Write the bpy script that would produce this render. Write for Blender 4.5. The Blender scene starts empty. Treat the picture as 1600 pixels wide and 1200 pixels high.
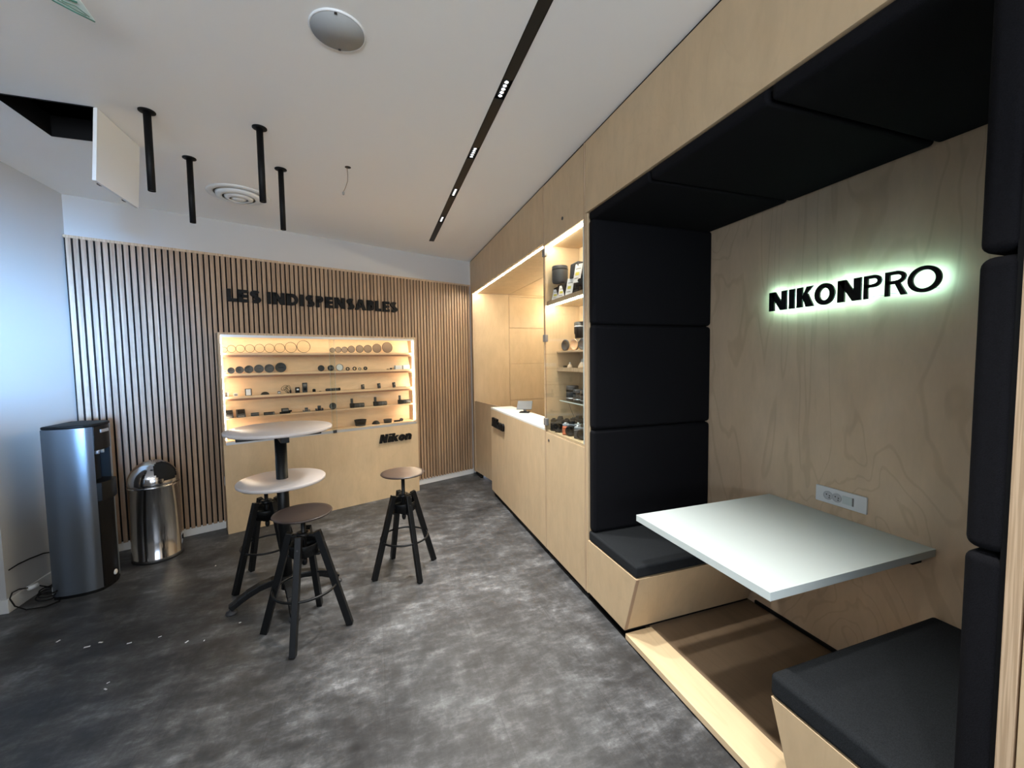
import bpy, bmesh, math, random
from math import pi, sin, cos, radians as R
from mathutils import Vector, Matrix
random.seed(7)
S = bpy.context.scene
COL = S.collection

# ---------------------------------------------------------------- camera
cam = bpy.data.cameras.new('camera'); camo = bpy.data.objects.new('camera', cam); COL.objects.link(camo)
cam.sensor_fit = 'HORIZONTAL'; cam.sensor_width = 36; cam.lens = 36*635.07/1600; cam.clip_start = .02
yaw, pitch, roll = .32583, -.058178, -.013739
fw = Vector((sin(yaw)*cos(pitch), cos(yaw)*cos(pitch), sin(pitch)))
r0 = Vector((cos(yaw), -sin(yaw), 0)); u0 = r0.cross(fw)
rt = r0*cos(roll)+u0*sin(roll); up = -r0*sin(roll)+u0*cos(roll)
camo.matrix_world = Matrix(((rt.x, up.x, -fw.x, 0), (rt.y, up.y, -fw.y, 0), (rt.z, up.z, -fw.z, 1.5), (0, 0, 0, 1)))
S.camera = camo

# ---------------------------------------------------------------- world and exposure
S.view_settings.view_transform = 'Standard'; S.view_settings.look = 'None'
S.view_settings.gamma = 1; S.view_settings.exposure = 1.45; S.view_settings.use_curve_mapping = False
w = bpy.data.worlds.new('world'); S.world = w; w.use_nodes = True
w.node_tree.nodes['Background'].inputs[0].default_value = (.55, .72, 1, 1)
w.node_tree.nodes['Background'].inputs[1].default_value = 1.0

SA = .3528                                   # the slatted wall stands at this angle
TS = Vector((cos(SA), sin(SA), 0)); NS = Vector((-sin(SA), cos(SA), 0))
def F(t, n, z=0): return TS*t+NS*n+Vector((0, 0, z))
A = 1.215                                    # front plane of the joinery
H = 2.785                                    # ceiling

def lin(c): return tuple(((v/255+.055)/1.055)**2.4 if v > 10 else v/255/12.92 for v in c)

def lamp(name, kind, loc, energy, color=(1, 1, 1), size=.1, sizey=None, aim=None, spot=None, blend=.5, spread=None):
    l = bpy.data.lights.new(name, kind); l.energy = energy; l.color = color
    o = bpy.data.objects.new(name, l); COL.objects.link(o); o.location = loc
    if kind == 'AREA':
        l.size = size
        if sizey: l.shape = 'RECTANGLE'; l.size_y = sizey
        if spread: l.spread = spread
    elif kind == 'SPOT':
        l.shadow_soft_size = size; l.spot_size = spot; l.spot_blend = blend
    else: l.shadow_soft_size = size
    d = Vector(aim or (0, 0, -1)); o.rotation_euler = d.to_track_quat('-Z', 'Y').to_euler()
    return o
# daylight of the shop front behind the camera
lamp('shop_front_daylight', 'AREA', (.6, -2.95, 1.65), 9, (.26, .55, 1), .8, .8, aim=(-.44, 1, .0), spread=R(15))
lamp('shop_front_daylight', 'AREA', (-.4, -2.95, 1.65), 44, (.93, .97, 1), 3.6, 1.4, aim=(0, 1, 0.8), spread=R(140))
# unseen fill lights added at ceiling height behind the camera
for x, y in ((-1.6, -1.2), (.0, -1.4)):
    lamp('rear_fill_light', 'AREA', (x, y, 2.77), 4, (1, .97, .92), .9, .9)
# the track's lamps, the modules behind the camera too
MODS = (-.59, .02, .63, 1.24, 1.91, 2.53, 3.15, 3.77)
MODE = (8, 14, 20, 26, 30, 30, 32, 34)
for y, e in zip(MODS, MODE):
    if e: lamp('track_light_beam', 'SPOT', (.622, y, 2.755), e*2.4, (1, .99, .96), .04, spot=R(74), blend=1)

# ---------------------------------------------------------------- materials
def mat(name, col, rough=.5, metal=0, **k):
    m = bpy.data.materials.new(name); m.use_nodes = True
    b = m.node_tree.nodes['Principled BSDF']
    c = lin(col) if max(col) > 1 else col
    b.inputs['Base Color'].default_value = (*c, 1); b.inputs['Roughness'].default_value = rough; b.inputs['Metallic'].default_value = metal
    if 'spec' in k: b.inputs['Specular IOR Level'].default_value = k['spec']
    if 'emit' in k:
        b.inputs['Emission Color'].default_value = (*k['emit'], 1); b.inputs['Emission Strength'].default_value = k['power']
    return m
def N(m, t, **k):
    n = m.node_tree.nodes.new(t)
    for a, v in k.items():
        if a in n.inputs.keys(): n.inputs[a].default_value = v
        else: setattr(n, a, v)
    return n
def L(m, a, b): m.node_tree.links.new(a, b)
def B(m): return m.node_tree.nodes['Principled BSDF']
def coords(m, scale, rot=(0, 0, 0)):
    t = N(m, 'ShaderNodeTexCoord'); mp = N(m, 'ShaderNodeMapping')
    mp.inputs['Scale'].default_value = scale; mp.inputs['Rotation'].default_value = rot
    L(m, t.outputs['Object'], mp.inputs['Vector']); return mp.outputs[0]
def ramp(m, fac, stops):
    r = N(m, 'ShaderNodeValToRGB'); e = r.color_ramp.elements
    while len(e) < len(stops): e.new(.5)
    for el, (p, c) in zip(e, stops): el.position = p; el.color = (*c, 1)
    L(m, fac, r.inputs[0]); return r.outputs[0]
def mix(m, a, b, f, mode='MIX'):
    n = N(m, 'ShaderNodeMix', data_type='RGBA', blend_type=mode)
    for s, v in ((n.inputs[6], a), (n.inputs[7], b), (n.inputs[0], f)):
        if hasattr(v, 'is_linked') or hasattr(v, 'links'): L(m, v, s)
        elif isinstance(v, tuple): s.default_value = (*v, 1)
        else: s.default_value = v
    return n.outputs[2]
def bump(m, h, st, dist=.002):
    b = N(m, 'ShaderNodeBump'); b.inputs['Strength'].default_value = st; b.inputs['Distance'].default_value = dist
    L(m, h, b.inputs['Height']); L(m, b.outputs[0], B(m).inputs['Normal'])

def plywood(name, base, figure=.5, rough=.45, grain=(9, 9, .9), k=110):
    """birch veneer: fine vertical grain, broad blotches and faint contour-like figure"""
    m = mat(name, base, rough); c0 = lin(base)
    v = coords(m, grain); n1 = N(m, 'ShaderNodeTexNoise', Scale=2.2, Detail=4.0, Roughness=.6); L(m, v, n1.inputs[0])
    v2 = coords(m, tuple(g*.28 for g in grain)); n2 = N(m, 'ShaderNodeTexNoise', Scale=1.0, Detail=3.5, Roughness=.5, Distortion=.8); L(m, v2, n2.inputs[0])
    mu = N(m, 'ShaderNodeMath', operation='MULTIPLY'); mu.inputs[1].default_value = k; L(m, n2.outputs[0], mu.inputs[0])
    si = N(m, 'ShaderNodeMath', operation='SINE'); L(m, mu.outputs[0], si.inputs[0])
    fig = ramp(m, si.outputs[0], [(0, (1, 1, 1)), (.72, (1, 1, 1)), (1, (1-.17*figure, 1-.2*figure, 1-.24*figure))])
    g = ramp(m, n1.outputs[0], [(.3, tuple(x*.93 for x in c0)), (.7, tuple(min(1, x*1.06) for x in c0))])
    bl = N(m, 'ShaderNodeTexNoise', Scale=2.2, Detail=2.0); L(m, coords(m, (1, 1, .6)), bl.inputs[0])
    bb = ramp(m, bl.outputs[0], [(.3, (.92, .90, .88)), (.7, (1.0, 1.0, 1.0))])
    c = mix(m, mix(m, g, fig, 1.0, 'MULTIPLY'), bb, 1.0, 'MULTIPLY')
    L(m, c, B(m).inputs['Base Color']); return m

PLY = plywood('birch_ply', (203, 178, 142), .14, grain=(6, 6, 2.2))
PLYB = plywood('birch_ply_figured', (218, 192, 160), .6, grain=(6, 6, 1.9), k=120)
PLYD = plywood('oak_ply_floor', (128, 108, 86), .4, grain=(9, 1.2, 9))
PLYN = plywood('birch_ply_nosing', (226, 200, 160), .3, grain=(12, 1.5, 12))
PLYI = plywood('birch_ply_display', (236, 200, 160), .25, grain=(2, 2, 9))
def edge_mat():
    m = mat('ply_edge', (190, 160, 125), .6)
    n = N(m, 'ShaderNodeTexNoise', Scale=260.0, Detail=1.0); L(m, coords(m, (1, 1, .02)), n.inputs[0])
    L(m, ramp(m, n.outputs[0], [(.4, lin((172, 146, 116))), (.6, lin((196, 170, 140)))]), B(m).inputs['Base Color']); return m
EDGE = edge_mat()
def slat_mat():
    m = mat('oak_slats', (150, 122, 98), .5); 
    n = N(m, 'ShaderNodeTexNoise', Scale=3.0, Detail=3.0); L(m, coords(m, (25.4/2, 1, .25)), n.inputs[0])
    n2 = N(m, 'ShaderNodeTexNoise', Scale=40.0, Detail=3.0); L(m, coords(m, (6, 6, .3)), n2.inputs[0])
    a = ramp(m, n.outputs[0], [(.3, lin((140, 113, 88))), (.7, lin((186, 156, 126)))])
    b = ramp(m, n2.outputs[0], [(.35, (.82, .8, .78)), (.65, (1, 1, 1))])
    L(m, mix(m, a, b, 1.0, 'MULTIPLY'), B(m).inputs['Base Color']); return m
SLAT = slat_mat()
def floor_mat():
    m = mat('concrete_vinyl', (60, 58, 58), .42, spec=.45)
    v = coords(m, (1, 1.3, 1))
    big = N(m, 'ShaderNodeTexNoise', Scale=2.6, Detail=7.0, Roughness=.66, Distortion=.2); L(m, v, big.inputs[0])
    fine = N(m, 'ShaderNodeTexNoise', Scale=7.5, Detail=9.0, Roughness=.74); L(m, coords(m, (1, 2.2, 1)), fine.inputs[0])
    fin2 = N(m, 'ShaderNodeTexNoise', Scale=9.0, Detail=9.0, Roughness=.74); L(m, coords(m, (2.4, 1, 1)), fin2.inputs[0])
    a = ramp(m, big.outputs[0], [(.30, (.023, .0225, .023)), (.50, (.056, .056, .057)), (.68, (.125, .127, .130))])
    b = ramp(m, fine.outputs[0], [(.32, (.5, .5, .5)), (.5, (.9, .9, .9)), (.66, (1.9, 1.9, 1.9))])
    b2 = ramp(m, fin2.outputs[0], [(.32, (.7, .7, .7)), (.52, (.95, .95, .95)), (.70, (1.5, 1.5, 1.5))])
    c = mix(m, mix(m, a, b, .9, 'MULTIPLY'), b2, .9, 'MULTIPLY')
    br = N(m, 'ShaderNodeTexBrick', Scale=1.0); br.inputs['Mortar Size'].default_value = .0012
    br.inputs['Brick Width'].default_value = .92; br.inputs['Row Height'].default_value = .46; br.inputs['Bias'].default_value = 0
    br.inputs['Color1'].default_value = (.9, .9, .9, 1); br.inputs['Color2'].default_value = (1.06, 1.06, 1.06, 1); br.inputs['Mortar'].default_value = (.72, .72, .72, 1)
    L(m, coords(m, (1, 1, 1), (0, 0, R(90))), br.inputs[0])
    c = mix(m, c, br.outputs[0], 1.0, 'MULTIPLY'); L(m, c, B(m).inputs['Base Color'])
    rr = N(m, 'ShaderNodeMapRange'); rr.inputs[3].default_value = .36; rr.inputs[4].default_value = .56
    L(m, fine.outputs[0], rr.inputs[0]); L(m, rr.outputs[0], B(m).inputs['Roughness'])
    bump(m, fine.outputs[0], .25, .001); return m
FLOOR = floor_mat()
def fabric(name, col, sc=420):
    m = mat(name, col, .95, spec=.12)
    n = N(m, 'ShaderNodeTexNoise', Scale=float(sc), Detail=3.0, Roughness=.7); L(m, coords(m, (1, 1, 1)), n.inputs[0])
    c0 = lin(col)
    L(m, ramp(m, n.outputs[0], [(.3, tuple(x*.55 for x in c0)), (.7, tuple(x*1.6 for x in c0))]), B(m).inputs['Base Color'])
    bump(m, n.outputs[0], .6, .002)
    B(m).inputs['Sheen Weight'].default_value = .0; return m
FAB = fabric('charcoal_felt', (17, 17, 20)); FABS = fabric('seat_felt', (33, 35, 37))
def plaster(name, col):
    m = mat(name, col, .85)
    n = N(m, 'ShaderNodeTexNoise', Scale=55.0, Detail=3.0); L(m, coords(m, (1, 1, 1)), n.inputs[0]); bump(m, n.outputs[0], .12, .002); return m
WHITE = plaster('white_paint', (190, 189, 187)); CEIL = plaster('ceiling_paint', (240, 239, 236))
BASE = mat('white_skirting', (225, 225, 222), .4)
LAM = mat('white_laminate', (202, 211, 208), .35)
LAMG = mat('laminate_edge', (196, 196, 194), .45)
TOPW = mat('bistro_white', (196, 188, 184), .32)
BLK = mat('black_metal', (11, 12, 13), .42, spec=.3)
BLKM = mat('black_matt', (8, 8, 9), .6, spec=.25)
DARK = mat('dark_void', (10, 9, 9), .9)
SEAT = mat('seat_black', (52, 42, 38), .34)
STEEL = mat('polished_steel', (200, 200, 202), .12, 1)
def brushed():
    m = mat('brushed_silver', (128, 134, 142), .34, .85)
    n = N(m, 'ShaderNodeTexNoise', Scale=60.0, Detail=2.0); L(m, coords(m, (1, 1, 30)), n.inputs[0])
    bump(m, n.outputs[0], .05, .0005); return m
SILV = brushed()
ALU = mat('aluminium', (196, 200, 204), .35, .7)
RUB = mat('rubber', (24, 24, 25), .5)
GREY = mat('speaker_mesh', (168, 170, 170), .8)
PLAS = mat('white_plastic', (226, 228, 228), .35)
LEDW = mat('led_neutral', (255, 255, 255), .5, emit=(1, .95, .82), power=42)
LEDN = mat('led_niche_rear', (255, 255, 255), .5, emit=(1, .95, .74), power=18)
LEDC = mat('led_cabinet', (255, 255, 255), .5, emit=(1, .83, .62), power=19)
LEDT = mat('led_cabinet_top', (255, 255, 255), .5, emit=(1, .84, .6), power=7)
LEDS = mat('led_spot', (255, 255, 255), .5, emit=(1, .98, .95), power=9)
LEDG = mat('led_sign', (255, 255, 255), .5, emit=(.46, 1, .98), power=6.2)
LEATH = mat('tan_leather', (196, 104, 66), .5)
CARD = mat('price_card', (235, 235, 238), .5)
YEL = mat('card_yellow', (226, 214, 90), .5)
DGREY = mat('dark_grey_plastic', (52, 52, 54), .5)
MGREY = mat('mid_grey_plastic', (120, 116, 112), .45)
BROWN = mat('smoked_filter', (150, 124, 104), .2)
def glass(name, tint=(.97, .99, .98), rough=0, alpha=.1):
    m = bpy.data.materials.new(name); m.use_nodes = True; nt = m.node_tree; nt.nodes.clear()
    o = nt.nodes.new('ShaderNodeOutputMaterial'); t = nt.nodes.new('ShaderNodeBsdfTransparent'); g = nt.nodes.new('ShaderNodeBsdfGlossy')
    mx = nt.nodes.new('ShaderNodeMixShader'); t.inputs[0].default_value = (*tint, 1); g.inputs['Roughness'].default_value = rough
    lw = nt.nodes.new('ShaderNodeLayerWeight'); pw = nt.nodes.new('ShaderNodeMath'); pw.operation = 'POWER'; pw.inputs[1].default_value = 5
    f = nt.nodes.new('ShaderNodeMath'); f.operation = 'MULTIPLY_ADD'; f.inputs[1].default_value = .8; f.inputs[2].default_value = .022
    nt.links.new(lw.outputs['Facing'], pw.inputs[0]); nt.links.new(pw.outputs[0], f.inputs[0])
    nt.links.new(f.outputs[0], mx.inputs[0]); nt.links.new(t.outputs[0], mx.inputs[1]); nt.links.new(g.outputs[0], mx.inputs[2]); nt.links.new(mx.outputs[0], o.inputs[0])
    return m
SHADOW = mat('brown_shadow', (150, 104, 78), .6)
GLASS = glass('clear_glass'); GEDGE = mat('glass_edge', (190, 205, 200), .2)

# ---------------------------------------------------------------- mesh helpers
class MB:
    def __init__(s): s.bm = bmesh.new()
    def face(s, vs):
        try: return s.bm.faces.new(vs)
        except ValueError: return None
    def box(s, x0, x1, y0, y1, z0, z1, mi=0):
        v = [s.bm.verts.new((x, y, z)) for x in (x0, x1) for y in (y0, y1) for z in (z0, z1)]
        for f in ((0, 1, 3, 2), (4, 6, 7, 5), (0, 4, 5, 1), (2, 3, 7, 6), (0, 2, 6, 4), (1, 5, 7, 3)): s.bm.faces.new([v[i] for i in f]).material_index = mi
        return s
    def prism(s, pts, d, mi=0):
        """closed outline of 3-D points pushed along d"""
        d = Vector(d); a = [s.bm.verts.new(p) for p in pts]; b = [s.bm.verts.new(Vector(p)+d) for p in pts]; n = len(a)
        fs = [s.bm.faces.new(a[::-1]), s.bm.faces.new(b)]
        for i in range(n): fs.append(s.bm.faces.new((a[i], a[(i+1) % n], b[(i+1) % n], b[i])))
        for f in fs: f.material_index = mi
        return s
    def ring(s, c, ax, r, seg=24, ph=0, ry=None):
        ax = Vector(ax).normalized(); u = ax.orthogonal().normalized()
        if abs(ax.z) > .99: u = Vector((1, 0, 0))
        v = ax.cross(u); ry = ry or r
        return [s.bm.verts.new(Vector(c)+u*cos(2*pi*i/seg+ph)*r+v*sin(2*pi*i/seg+ph)*ry) for i in range(seg)]
    def bridge(s, a, b, smooth=True):
        n = len(a)
        for i in range(n):
            f = s.bm.faces.new((a[i], a[(i+1) % n], b[(i+1) % n], b[i])); f.smooth = smooth
    def cyl(s, p0, p1, r0, r1=None, seg=24, ph=0):
        p0, p1 = Vector(p0), Vector(p1); r1 = r0 if r1 is None else r1
        a = s.ring(p0, p1-p0, r0, seg, ph); b = s.ring(p1, p1-p0, r1, seg, ph)
        s.bridge(a, b, seg > 6); s.bm.faces.new(a[::-1]); s.bm.faces.new(b); return s
    def lathe(s, prof, c=(0, 0, 0), seg=40, ax=(0, 0, 1), closed=False, skip=None):
        rs = []
        for r, z in prof: rs.append(s.ring(Vector(c)+Vector(ax).normalized()*z, ax, max(r, 1e-5), seg))
        for a, b in zip(rs, rs[1:]): s.bridge(a, b)
        if closed: s.bridge(rs[-1], rs[0])
        else:
            if prof[0][0] > 1e-4: s.bm.faces.new(rs[0][::-1])
            if prof[-1][0] > 1e-4: s.bm.faces.new(rs[-1])
        return s
    def tube(s, pts, r, seg=10, closed=False):
        pts = [Vector(p) for p in pts]; n = len(pts); rs = []; u = None
        for i, p in enumerate(pts):
            t = (pts[(i+1) % n]-pts[i-1]) if closed else (pts[min(i+1, n-1)]-pts[max(i-1, 0)])
            t.normalize()
            if u is None: u = t.orthogonal().normalized()
            u = (u-t*u.dot(t)).normalized(); v = t.cross(u)
            rs.append([s.bm.verts.new(p+u*cos(2*pi*k/seg)*r+v*sin(2*pi*k/seg)*r) for k in range(seg)])
        for a, b in zip(rs, rs[1:]): s.bridge(a, b)
        if closed: s.bridge(rs[-1], rs[0])
        else: s.bm.faces.new(rs[0][::-1]); s.bm.faces.new(rs[-1])
        return s
    def bar(s, p0, p1, w, h, up=(0, 0, 1), w1=None, h1=None):
        p0, p1 = Vector(p0), Vector(p1); t = (p1-p0).normalized(); a = t.cross(Vector(up)).normalized(); b = a.cross(t)
        q = []
        for p, ww, hh in ((p0, w, h), (p1, w1 or w, h1 or h)):
            q.append([s.bm.verts.new(p+a*i*ww/2+b*j*hh/2) for i, j in ((-1, -1), (1, -1), (1, 1), (-1, 1))])
        s.bridge(q[0], q[1], False); s.bm.faces.new(q[0][::-1]); s.bm.faces.new(q[1]); return s
    def build(s, name, m, parent=None, loc=(0, 0, 0), rz=0, bevel=0, seg=2, rot=None, fix=True):
        if fix: bmesh.ops.recalc_face_normals(s.bm, faces=s.bm.faces[:])
        me = bpy.data.meshes.new(name); s.bm.to_mesh(me); s.bm.free()
        o = bpy.data.objects.new(name, me); COL.objects.link(o)
        for x in (m if isinstance(m, (list, tuple)) else [m]): me.materials.append(x)
        o.location = loc; o.rotation_euler = rot or (0, 0, rz)
        if parent: o.parent = parent
        if bevel:
            b = o.modifiers.new('bevel', 'BEVEL'); b.width = bevel; b.segments = seg; b.limit_method = 'ANGLE'; b.angle_limit = R(40)
            if seg > 2:
                for p in me.polygons: p.use_smooth = True
                wn = o.modifiers.new('wn', 'WEIGHTED_NORMAL')
        return o
def thing(name, label, cat, loc=(0, 0, 0), rz=0, group=None, rot=None):
    o = bpy.data.objects.new(name, None); COL.objects.link(o); o.location = loc; o.rotation_euler = rot or (0, 0, rz); o.empty_display_size = .05
    return tag(o, label, cat, group)
def tag(o, label, cat, group=None):
    o['label'] = label; o['category'] = cat
    if group: o['group'] = group
    return o
def struct(o, label=None):
    o['kind'] = 'structure'
    if label: o['label'] = label
    return o
def copy_tree(o, parent=None):
    c = o.copy(); COL.objects.link(c)
    if parent: c.parent = parent
    for ch in list(o.children): copy_tree(ch, c)
    return c
def slab_with_holes(x0, x1, y0, y1, z0, z1, holes):
    m = MB(); xs = sorted({x0, x1, *[h[i] for h in holes for i in (0, 1)]}); ys = sorted({y0, y1, *[h[i] for h in holes for i in (2, 3)]})
    for a, b in zip(xs, xs[1:]):
        for c, d in zip(ys, ys[1:]):
            if not any(h[0] <= a and b <= h[1] and h[2] <= c and d <= h[3] for h in holes): m.box(a, b, c, d, z0, z1)
    return m

# ---------------------------------------------------------------- the setting
struct(MB().box(-6, 3, -3.2, 6.4, -.1, 0).build('floor', FLOOR), 'dark mottled grey concrete-look vinyl floor')
HX0, HX1, HY0, HY1 = -1.665, -1.275, 2.645, 3.035
struct(slab_with_holes(-6, 3, -3.2, 6.4, H, H+.02, [(HX0, HX1, HY0, HY1), (.596, .648, -1.2, 4.465)]).build('ceiling', CEIL), 'white painted ceiling')
# slatted wall (behind slats), left wall and its return
struct(MB().box(-.78, 3.1, 4.52, 4.64, 0, H).build('wall_back', WHITE, rz=SA))
struct(MB().box(-6, -2.17, 3.27, 4.4, 0, H).build('wall_left', WHITE), 'white wall washed by blue daylight')
struct(MB().box(2.3, 2.42, -3.2, 6.2, 0, H).build('wall_right', WHITE))
struct(MB().box(-2.17, -2.158, 3.27, 4.02, 0, .085).box(-2.6, -2.158, 3.258, 3.27, 0, .085).build('baseboard_left', BASE, bevel=.003))
struct(MB().box(-.66, .236, 4.497, 4.52, 0, .072).box(2.085, 2.95, 4.497, 4.52, 0, .072).build('baseboard_back', BASE, rz=SA, bevel=.003))
# unseen low partition, added beyond the left edge: it keeps the daylight off the foot of the left wall
struct(MB().box(-2.6, -1.14, 1.0, 1.1, 0, 1.3).build('trim_added_partition', WHITE), 'unseen low white partition added beyond the left edge of the view')
# shop front behind the camera
m = MB(); m.box(-6, 3, -3.2, -3.1, 0, .9); m.box(-6, 3, -3.2, -3.1, 2.4, H)
for x in (-6, -3.6, -1.25, 1.7, 2.9): m.box(x, x+.14, -3.2, -3.1, .9, 2.4)
struct(m.build('wall_front', WHITE))
struct(MB().box(-6.1, -6, -3.2, 3.3, 0, H).build('wall_side', WHITE))
# void above the access hatch
m = MB(); z0 = H+.02
m.box(-2.1, -.9, 2.2, 2.22, z0, 3.4).box(-2.1, -.9, 3.5, 3.52, z0, 3.4).box(-2.12, -2.1, 2.2, 3.52, z0, 3.4).box(-.9, -.88, 2.2, 3.52, z0, 3.4).box(-2.12, -.88, 2.2, 3.52, 3.4, 3.42)
struct(m.build('trim_hatch_void', DARK))

# ---------------------------------------------------------------- slatted panel wall
P0 = thing('slat_panel_wall', 'oak slatted acoustic panelling with black grooves on the angled back wall', 'wall panelling', F(0, 4.5), SA)
MB().box(-.655, 2.945, .008, .02, .066, 2.47).build('backing', DARK, P0)
m = MB(); p = .03938; t = -.642
while t < 2.93:
    if t < .23 or t > 2.07: m.box(t, min(t+.027, .236) if t < 1 else t+.027, -.012, .008, .066, 2.462)
    if .21 < t < 2.07: m.box(t, t+.027, -.0119, .0079, 1.778, 2.462)
    t += p
m.build('slats', SLAT, P0)
MB().box(-.655, 2.94, -.013, .02, 2.462, 2.482).build('top_trim', EDGE, P0)

# ---------------------------------------------------------------- letters
def strip(pts, t, closed=False):
    """polyline thickened to t in the x-z plane; returns polygons"""
    n = len(pts); lft, rgt = [], []
    for i, p in enumerate(pts):
        if closed: d = Vector(pts[(i+1) % n])-Vector(pts[i-1])
        else: d = Vector(pts[min(i+1, n-1)])-Vector(pts[max(i-1, 0)])
        d = Vector((d[0], d[1])).normalized(); q = Vector((-d.y, d.x))*t/2
        lft.append((p[0]+q.x, p[1]+q.y)); rgt.append((p[0]-q.x, p[1]-q.y))
    out = []; k = n if closed else n-1
    for i in range(k): j = (i+1) % n; out.append([lft[i], lft[j], rgt[j], rgt[i]])
    return out
def arc(cx, cz, rx, rz, a0, a1, n=20): return [(cx+rx*cos(R(a0+(a1-a0)*i/n)), cz+rz*sin(R(a0+(a1-a0)*i/n))) for i in range(n+1)]
def rect(x0, x1, z0, z1): return [(x0, z0), (x1, z0), (x1, z1), (x0, z1)]
def ringp(cx, cz, ox, oz, t, n=36):
    out = []
    for i in range(n):
        a, b = 2*pi*i/n, 2*pi*(i+1)/n
        out.append([(cx+ox*cos(a), cz+oz*sin(a)), (cx+ox*cos(b), cz+oz*sin(b)), (cx+(ox-t)*cos(b), cz+(oz-t*.92)*sin(b)), (cx+(ox-t)*cos(a), cz+(oz-t*.92)*sin(a))])
    return out
def glyph(ch, w, t):
    if ch == 'I': return [rect(0, w, 0, 1)]
    if ch == 'N': return [rect(0, t, 0, 1), rect(w-t, w, 0, 1), [(0, 1), (t*1.15, 1), (w, 0), (w-t*1.15, 0)]]
    if ch == 'L': return [rect(0, t, 0, 1), rect(0, w, 0, t*.9)]
    if ch == 'E': return [rect(0, t, 0, 1), rect(0, w, 0, t*.85), rect(0, w*.93, .5-t*.4, .5+t*.4), rect(0, w, 1-t*.85, 1)]
    if ch == 'K': return [rect(0, t, 0, 1), [(t*.8, .42), (w-t*1.15, 1), (w, 1), (t*.8, .36-.0), ], [(t*.9, .55), (t*1.9, .66), (w+.04, 0), (w-t*1.2, 0)]]
    if ch == 'O': return ringp(w/2, .5, w/2, .515, t)
    if ch == 'D': return [rect(0, t, 0, 1), rect(0, w*.4, 0, t*.85), rect(0, w*.4, 1-t*.85, 1)]+strip(arc(w*.4, .5, w*.6-t/2, .5-t*.42, -90, 90), t*.92)
    if ch in 'PRB':
        h = .42 if ch == 'B' else .46; c = 1-h/2-t*.2 if ch != 'B' else .75
        hz = (1-c)-t*.42
        o = [rect(0, t, 0, 1), rect(0, w*.5, 1-t*.85, 1), rect(0, w*.5, c-hz-t*.42, c-hz+t*.42)]+strip(arc(w*.5, c, w*.46-t/2, hz, -90, 90), t*.9)
        if ch == 'R': o.append([(w*.42, c-hz), (w*.42+t*1.1, c-hz), (w*1.02, 0), (w*1.02-t*1.25, 0)])
        if ch == 'B':
            b = (c-hz+t*.42)/2; o += [rect(0, w*.5, 0, t*.85)]+strip(arc(w*.5, b, w*.5-t/2, b-t*.42, -90, 90), t*.9)
        return o
    if ch == 'A': return [[(0, 0), (t*1.1, 0), (w/2+t*.25, 1), (w/2-t*.55, 1)], [(w-t*1.1, 0), (w, 0), (w/2+t*.55, 1), (w/2-t*.25, 1)], rect(w*.22, w*.78, .22, .22+t*.75)]
    if ch == 'S':
        p = arc(w/2, .74, w/2-t/2, .26-t*.42, 35, 270, 16)+arc(w/2, .26, w/2-t/2, .26-t*.42, 88, -145, 16)
        return strip(p, t*.95)
    if ch == 'i': return [rect(0, w, 0, .72), rect(0, w, .82, 1)]
    if ch == 'k': return [rect(0, t, 0, 1), [(t*.8, .28), (t*.8, .48), (w-t*.95, .72), (w, .72)], [(t*.9, .42), (t*1.7, .5), (w+.03, 0), (w-t*1.1, 0)]]
    if ch == 'o': return ringp(w/2, .37, w/2, .385, t)
    if ch == 'n': return [rect(0, t, 0, .74), rect(w-t, w, 0, .5)]+strip(arc(w/2, .46, w/2-t/2, .28-t*.35, 0, 180, 14), t*.9)
def letter(ch, w, h, t, depth, shear=0):
    """local x along the word, -y out of the wall; sizes in metres"""
    m = MB()
    for k, poly in enumerate(glyph(ch, w/h, t/h)):
        m.prism([((x+shear*z)*h, .0002*(k % 2), z*h) for x, z in poly], (0, depth, 0))
    return m
NAMES = 'letter'
sg = thing('wall_lettering', 'black capital lettering LES INDISPENSABLES on the slatted wall above the display case', 'sign', F(0, 4.462, 2.066), SA)
W = "LES INDISPENSABLES".replace(' ', '')
X = [[.333, .41], [.418, .496], [.508, .598], [.644, .676], [.692, .793], [.809, .911], [.925, .963], [.979, 1.06], [1.074, 1.148], [1.163, 1.235], [1.253, 1.358], [1.374, 1.455], [1.461, 1.577], [1.587, 1.667], [1.683, 1.748], [1.765, 1.841], [1.852, 1.936]]
for ch, (a, b) in zip(W, X):
    letter(ch, b-a, .112, .032, .026).build('letter', BLKM, sg, loc=(a, 0, 0))

# ---------------------------------------------------------------- display case in the slatted wall
dc = thing('display_case', 'wide birch plywood display case with lit shelves built into the slatted wall', 'display case', F(0, 4.5), SA)
T0, T1 = .239, 2.072; NF = -.19                # local y of the front face
MB().box(T0, T1, NF, NF+.02, 0, .79).build('front_panel', PLY, dc)
MB().box(T0, T0+.018, NF+.0205, .0, 0, .79).box(T1-.018, T1, NF+.0205, 0, 0, .79).box(T0, T0+.018, NF, 0, .79, 1.757).box(T1-.018, T1, NF, 0, .79, 1.757).box(T0, T1, NF, 0, 1.757, 1.776).build('carcass', EDGE, dc, bevel=.001)
MB().box(T0+.018, T1-.018, -.012, -.001, .79, 1.757).build('back_panel', PLYI, dc)
MB().box(T0+.018, T1-.018, NF+.03, -.012, .8, .822).build('shelf', PLYI, dc)
for z, d, th in ((1.602, .125, .02), (1.416, .125, .02), (1.212, .125, .02), (1.02, .125, .011)):
    MB().box(T0+.019, T1-.019, -.012-d, -.0121, z-th, z).build('shelf', PLYI, dc)
    if z > 1.1: MB().box(T0+.019, T1-.019, -.008-d, .004-d, z-th-.019, z-th-.0003).build('shelf_shadow', SHADOW, dc)  # brown strip standing in for the shadow under the shelf
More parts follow.
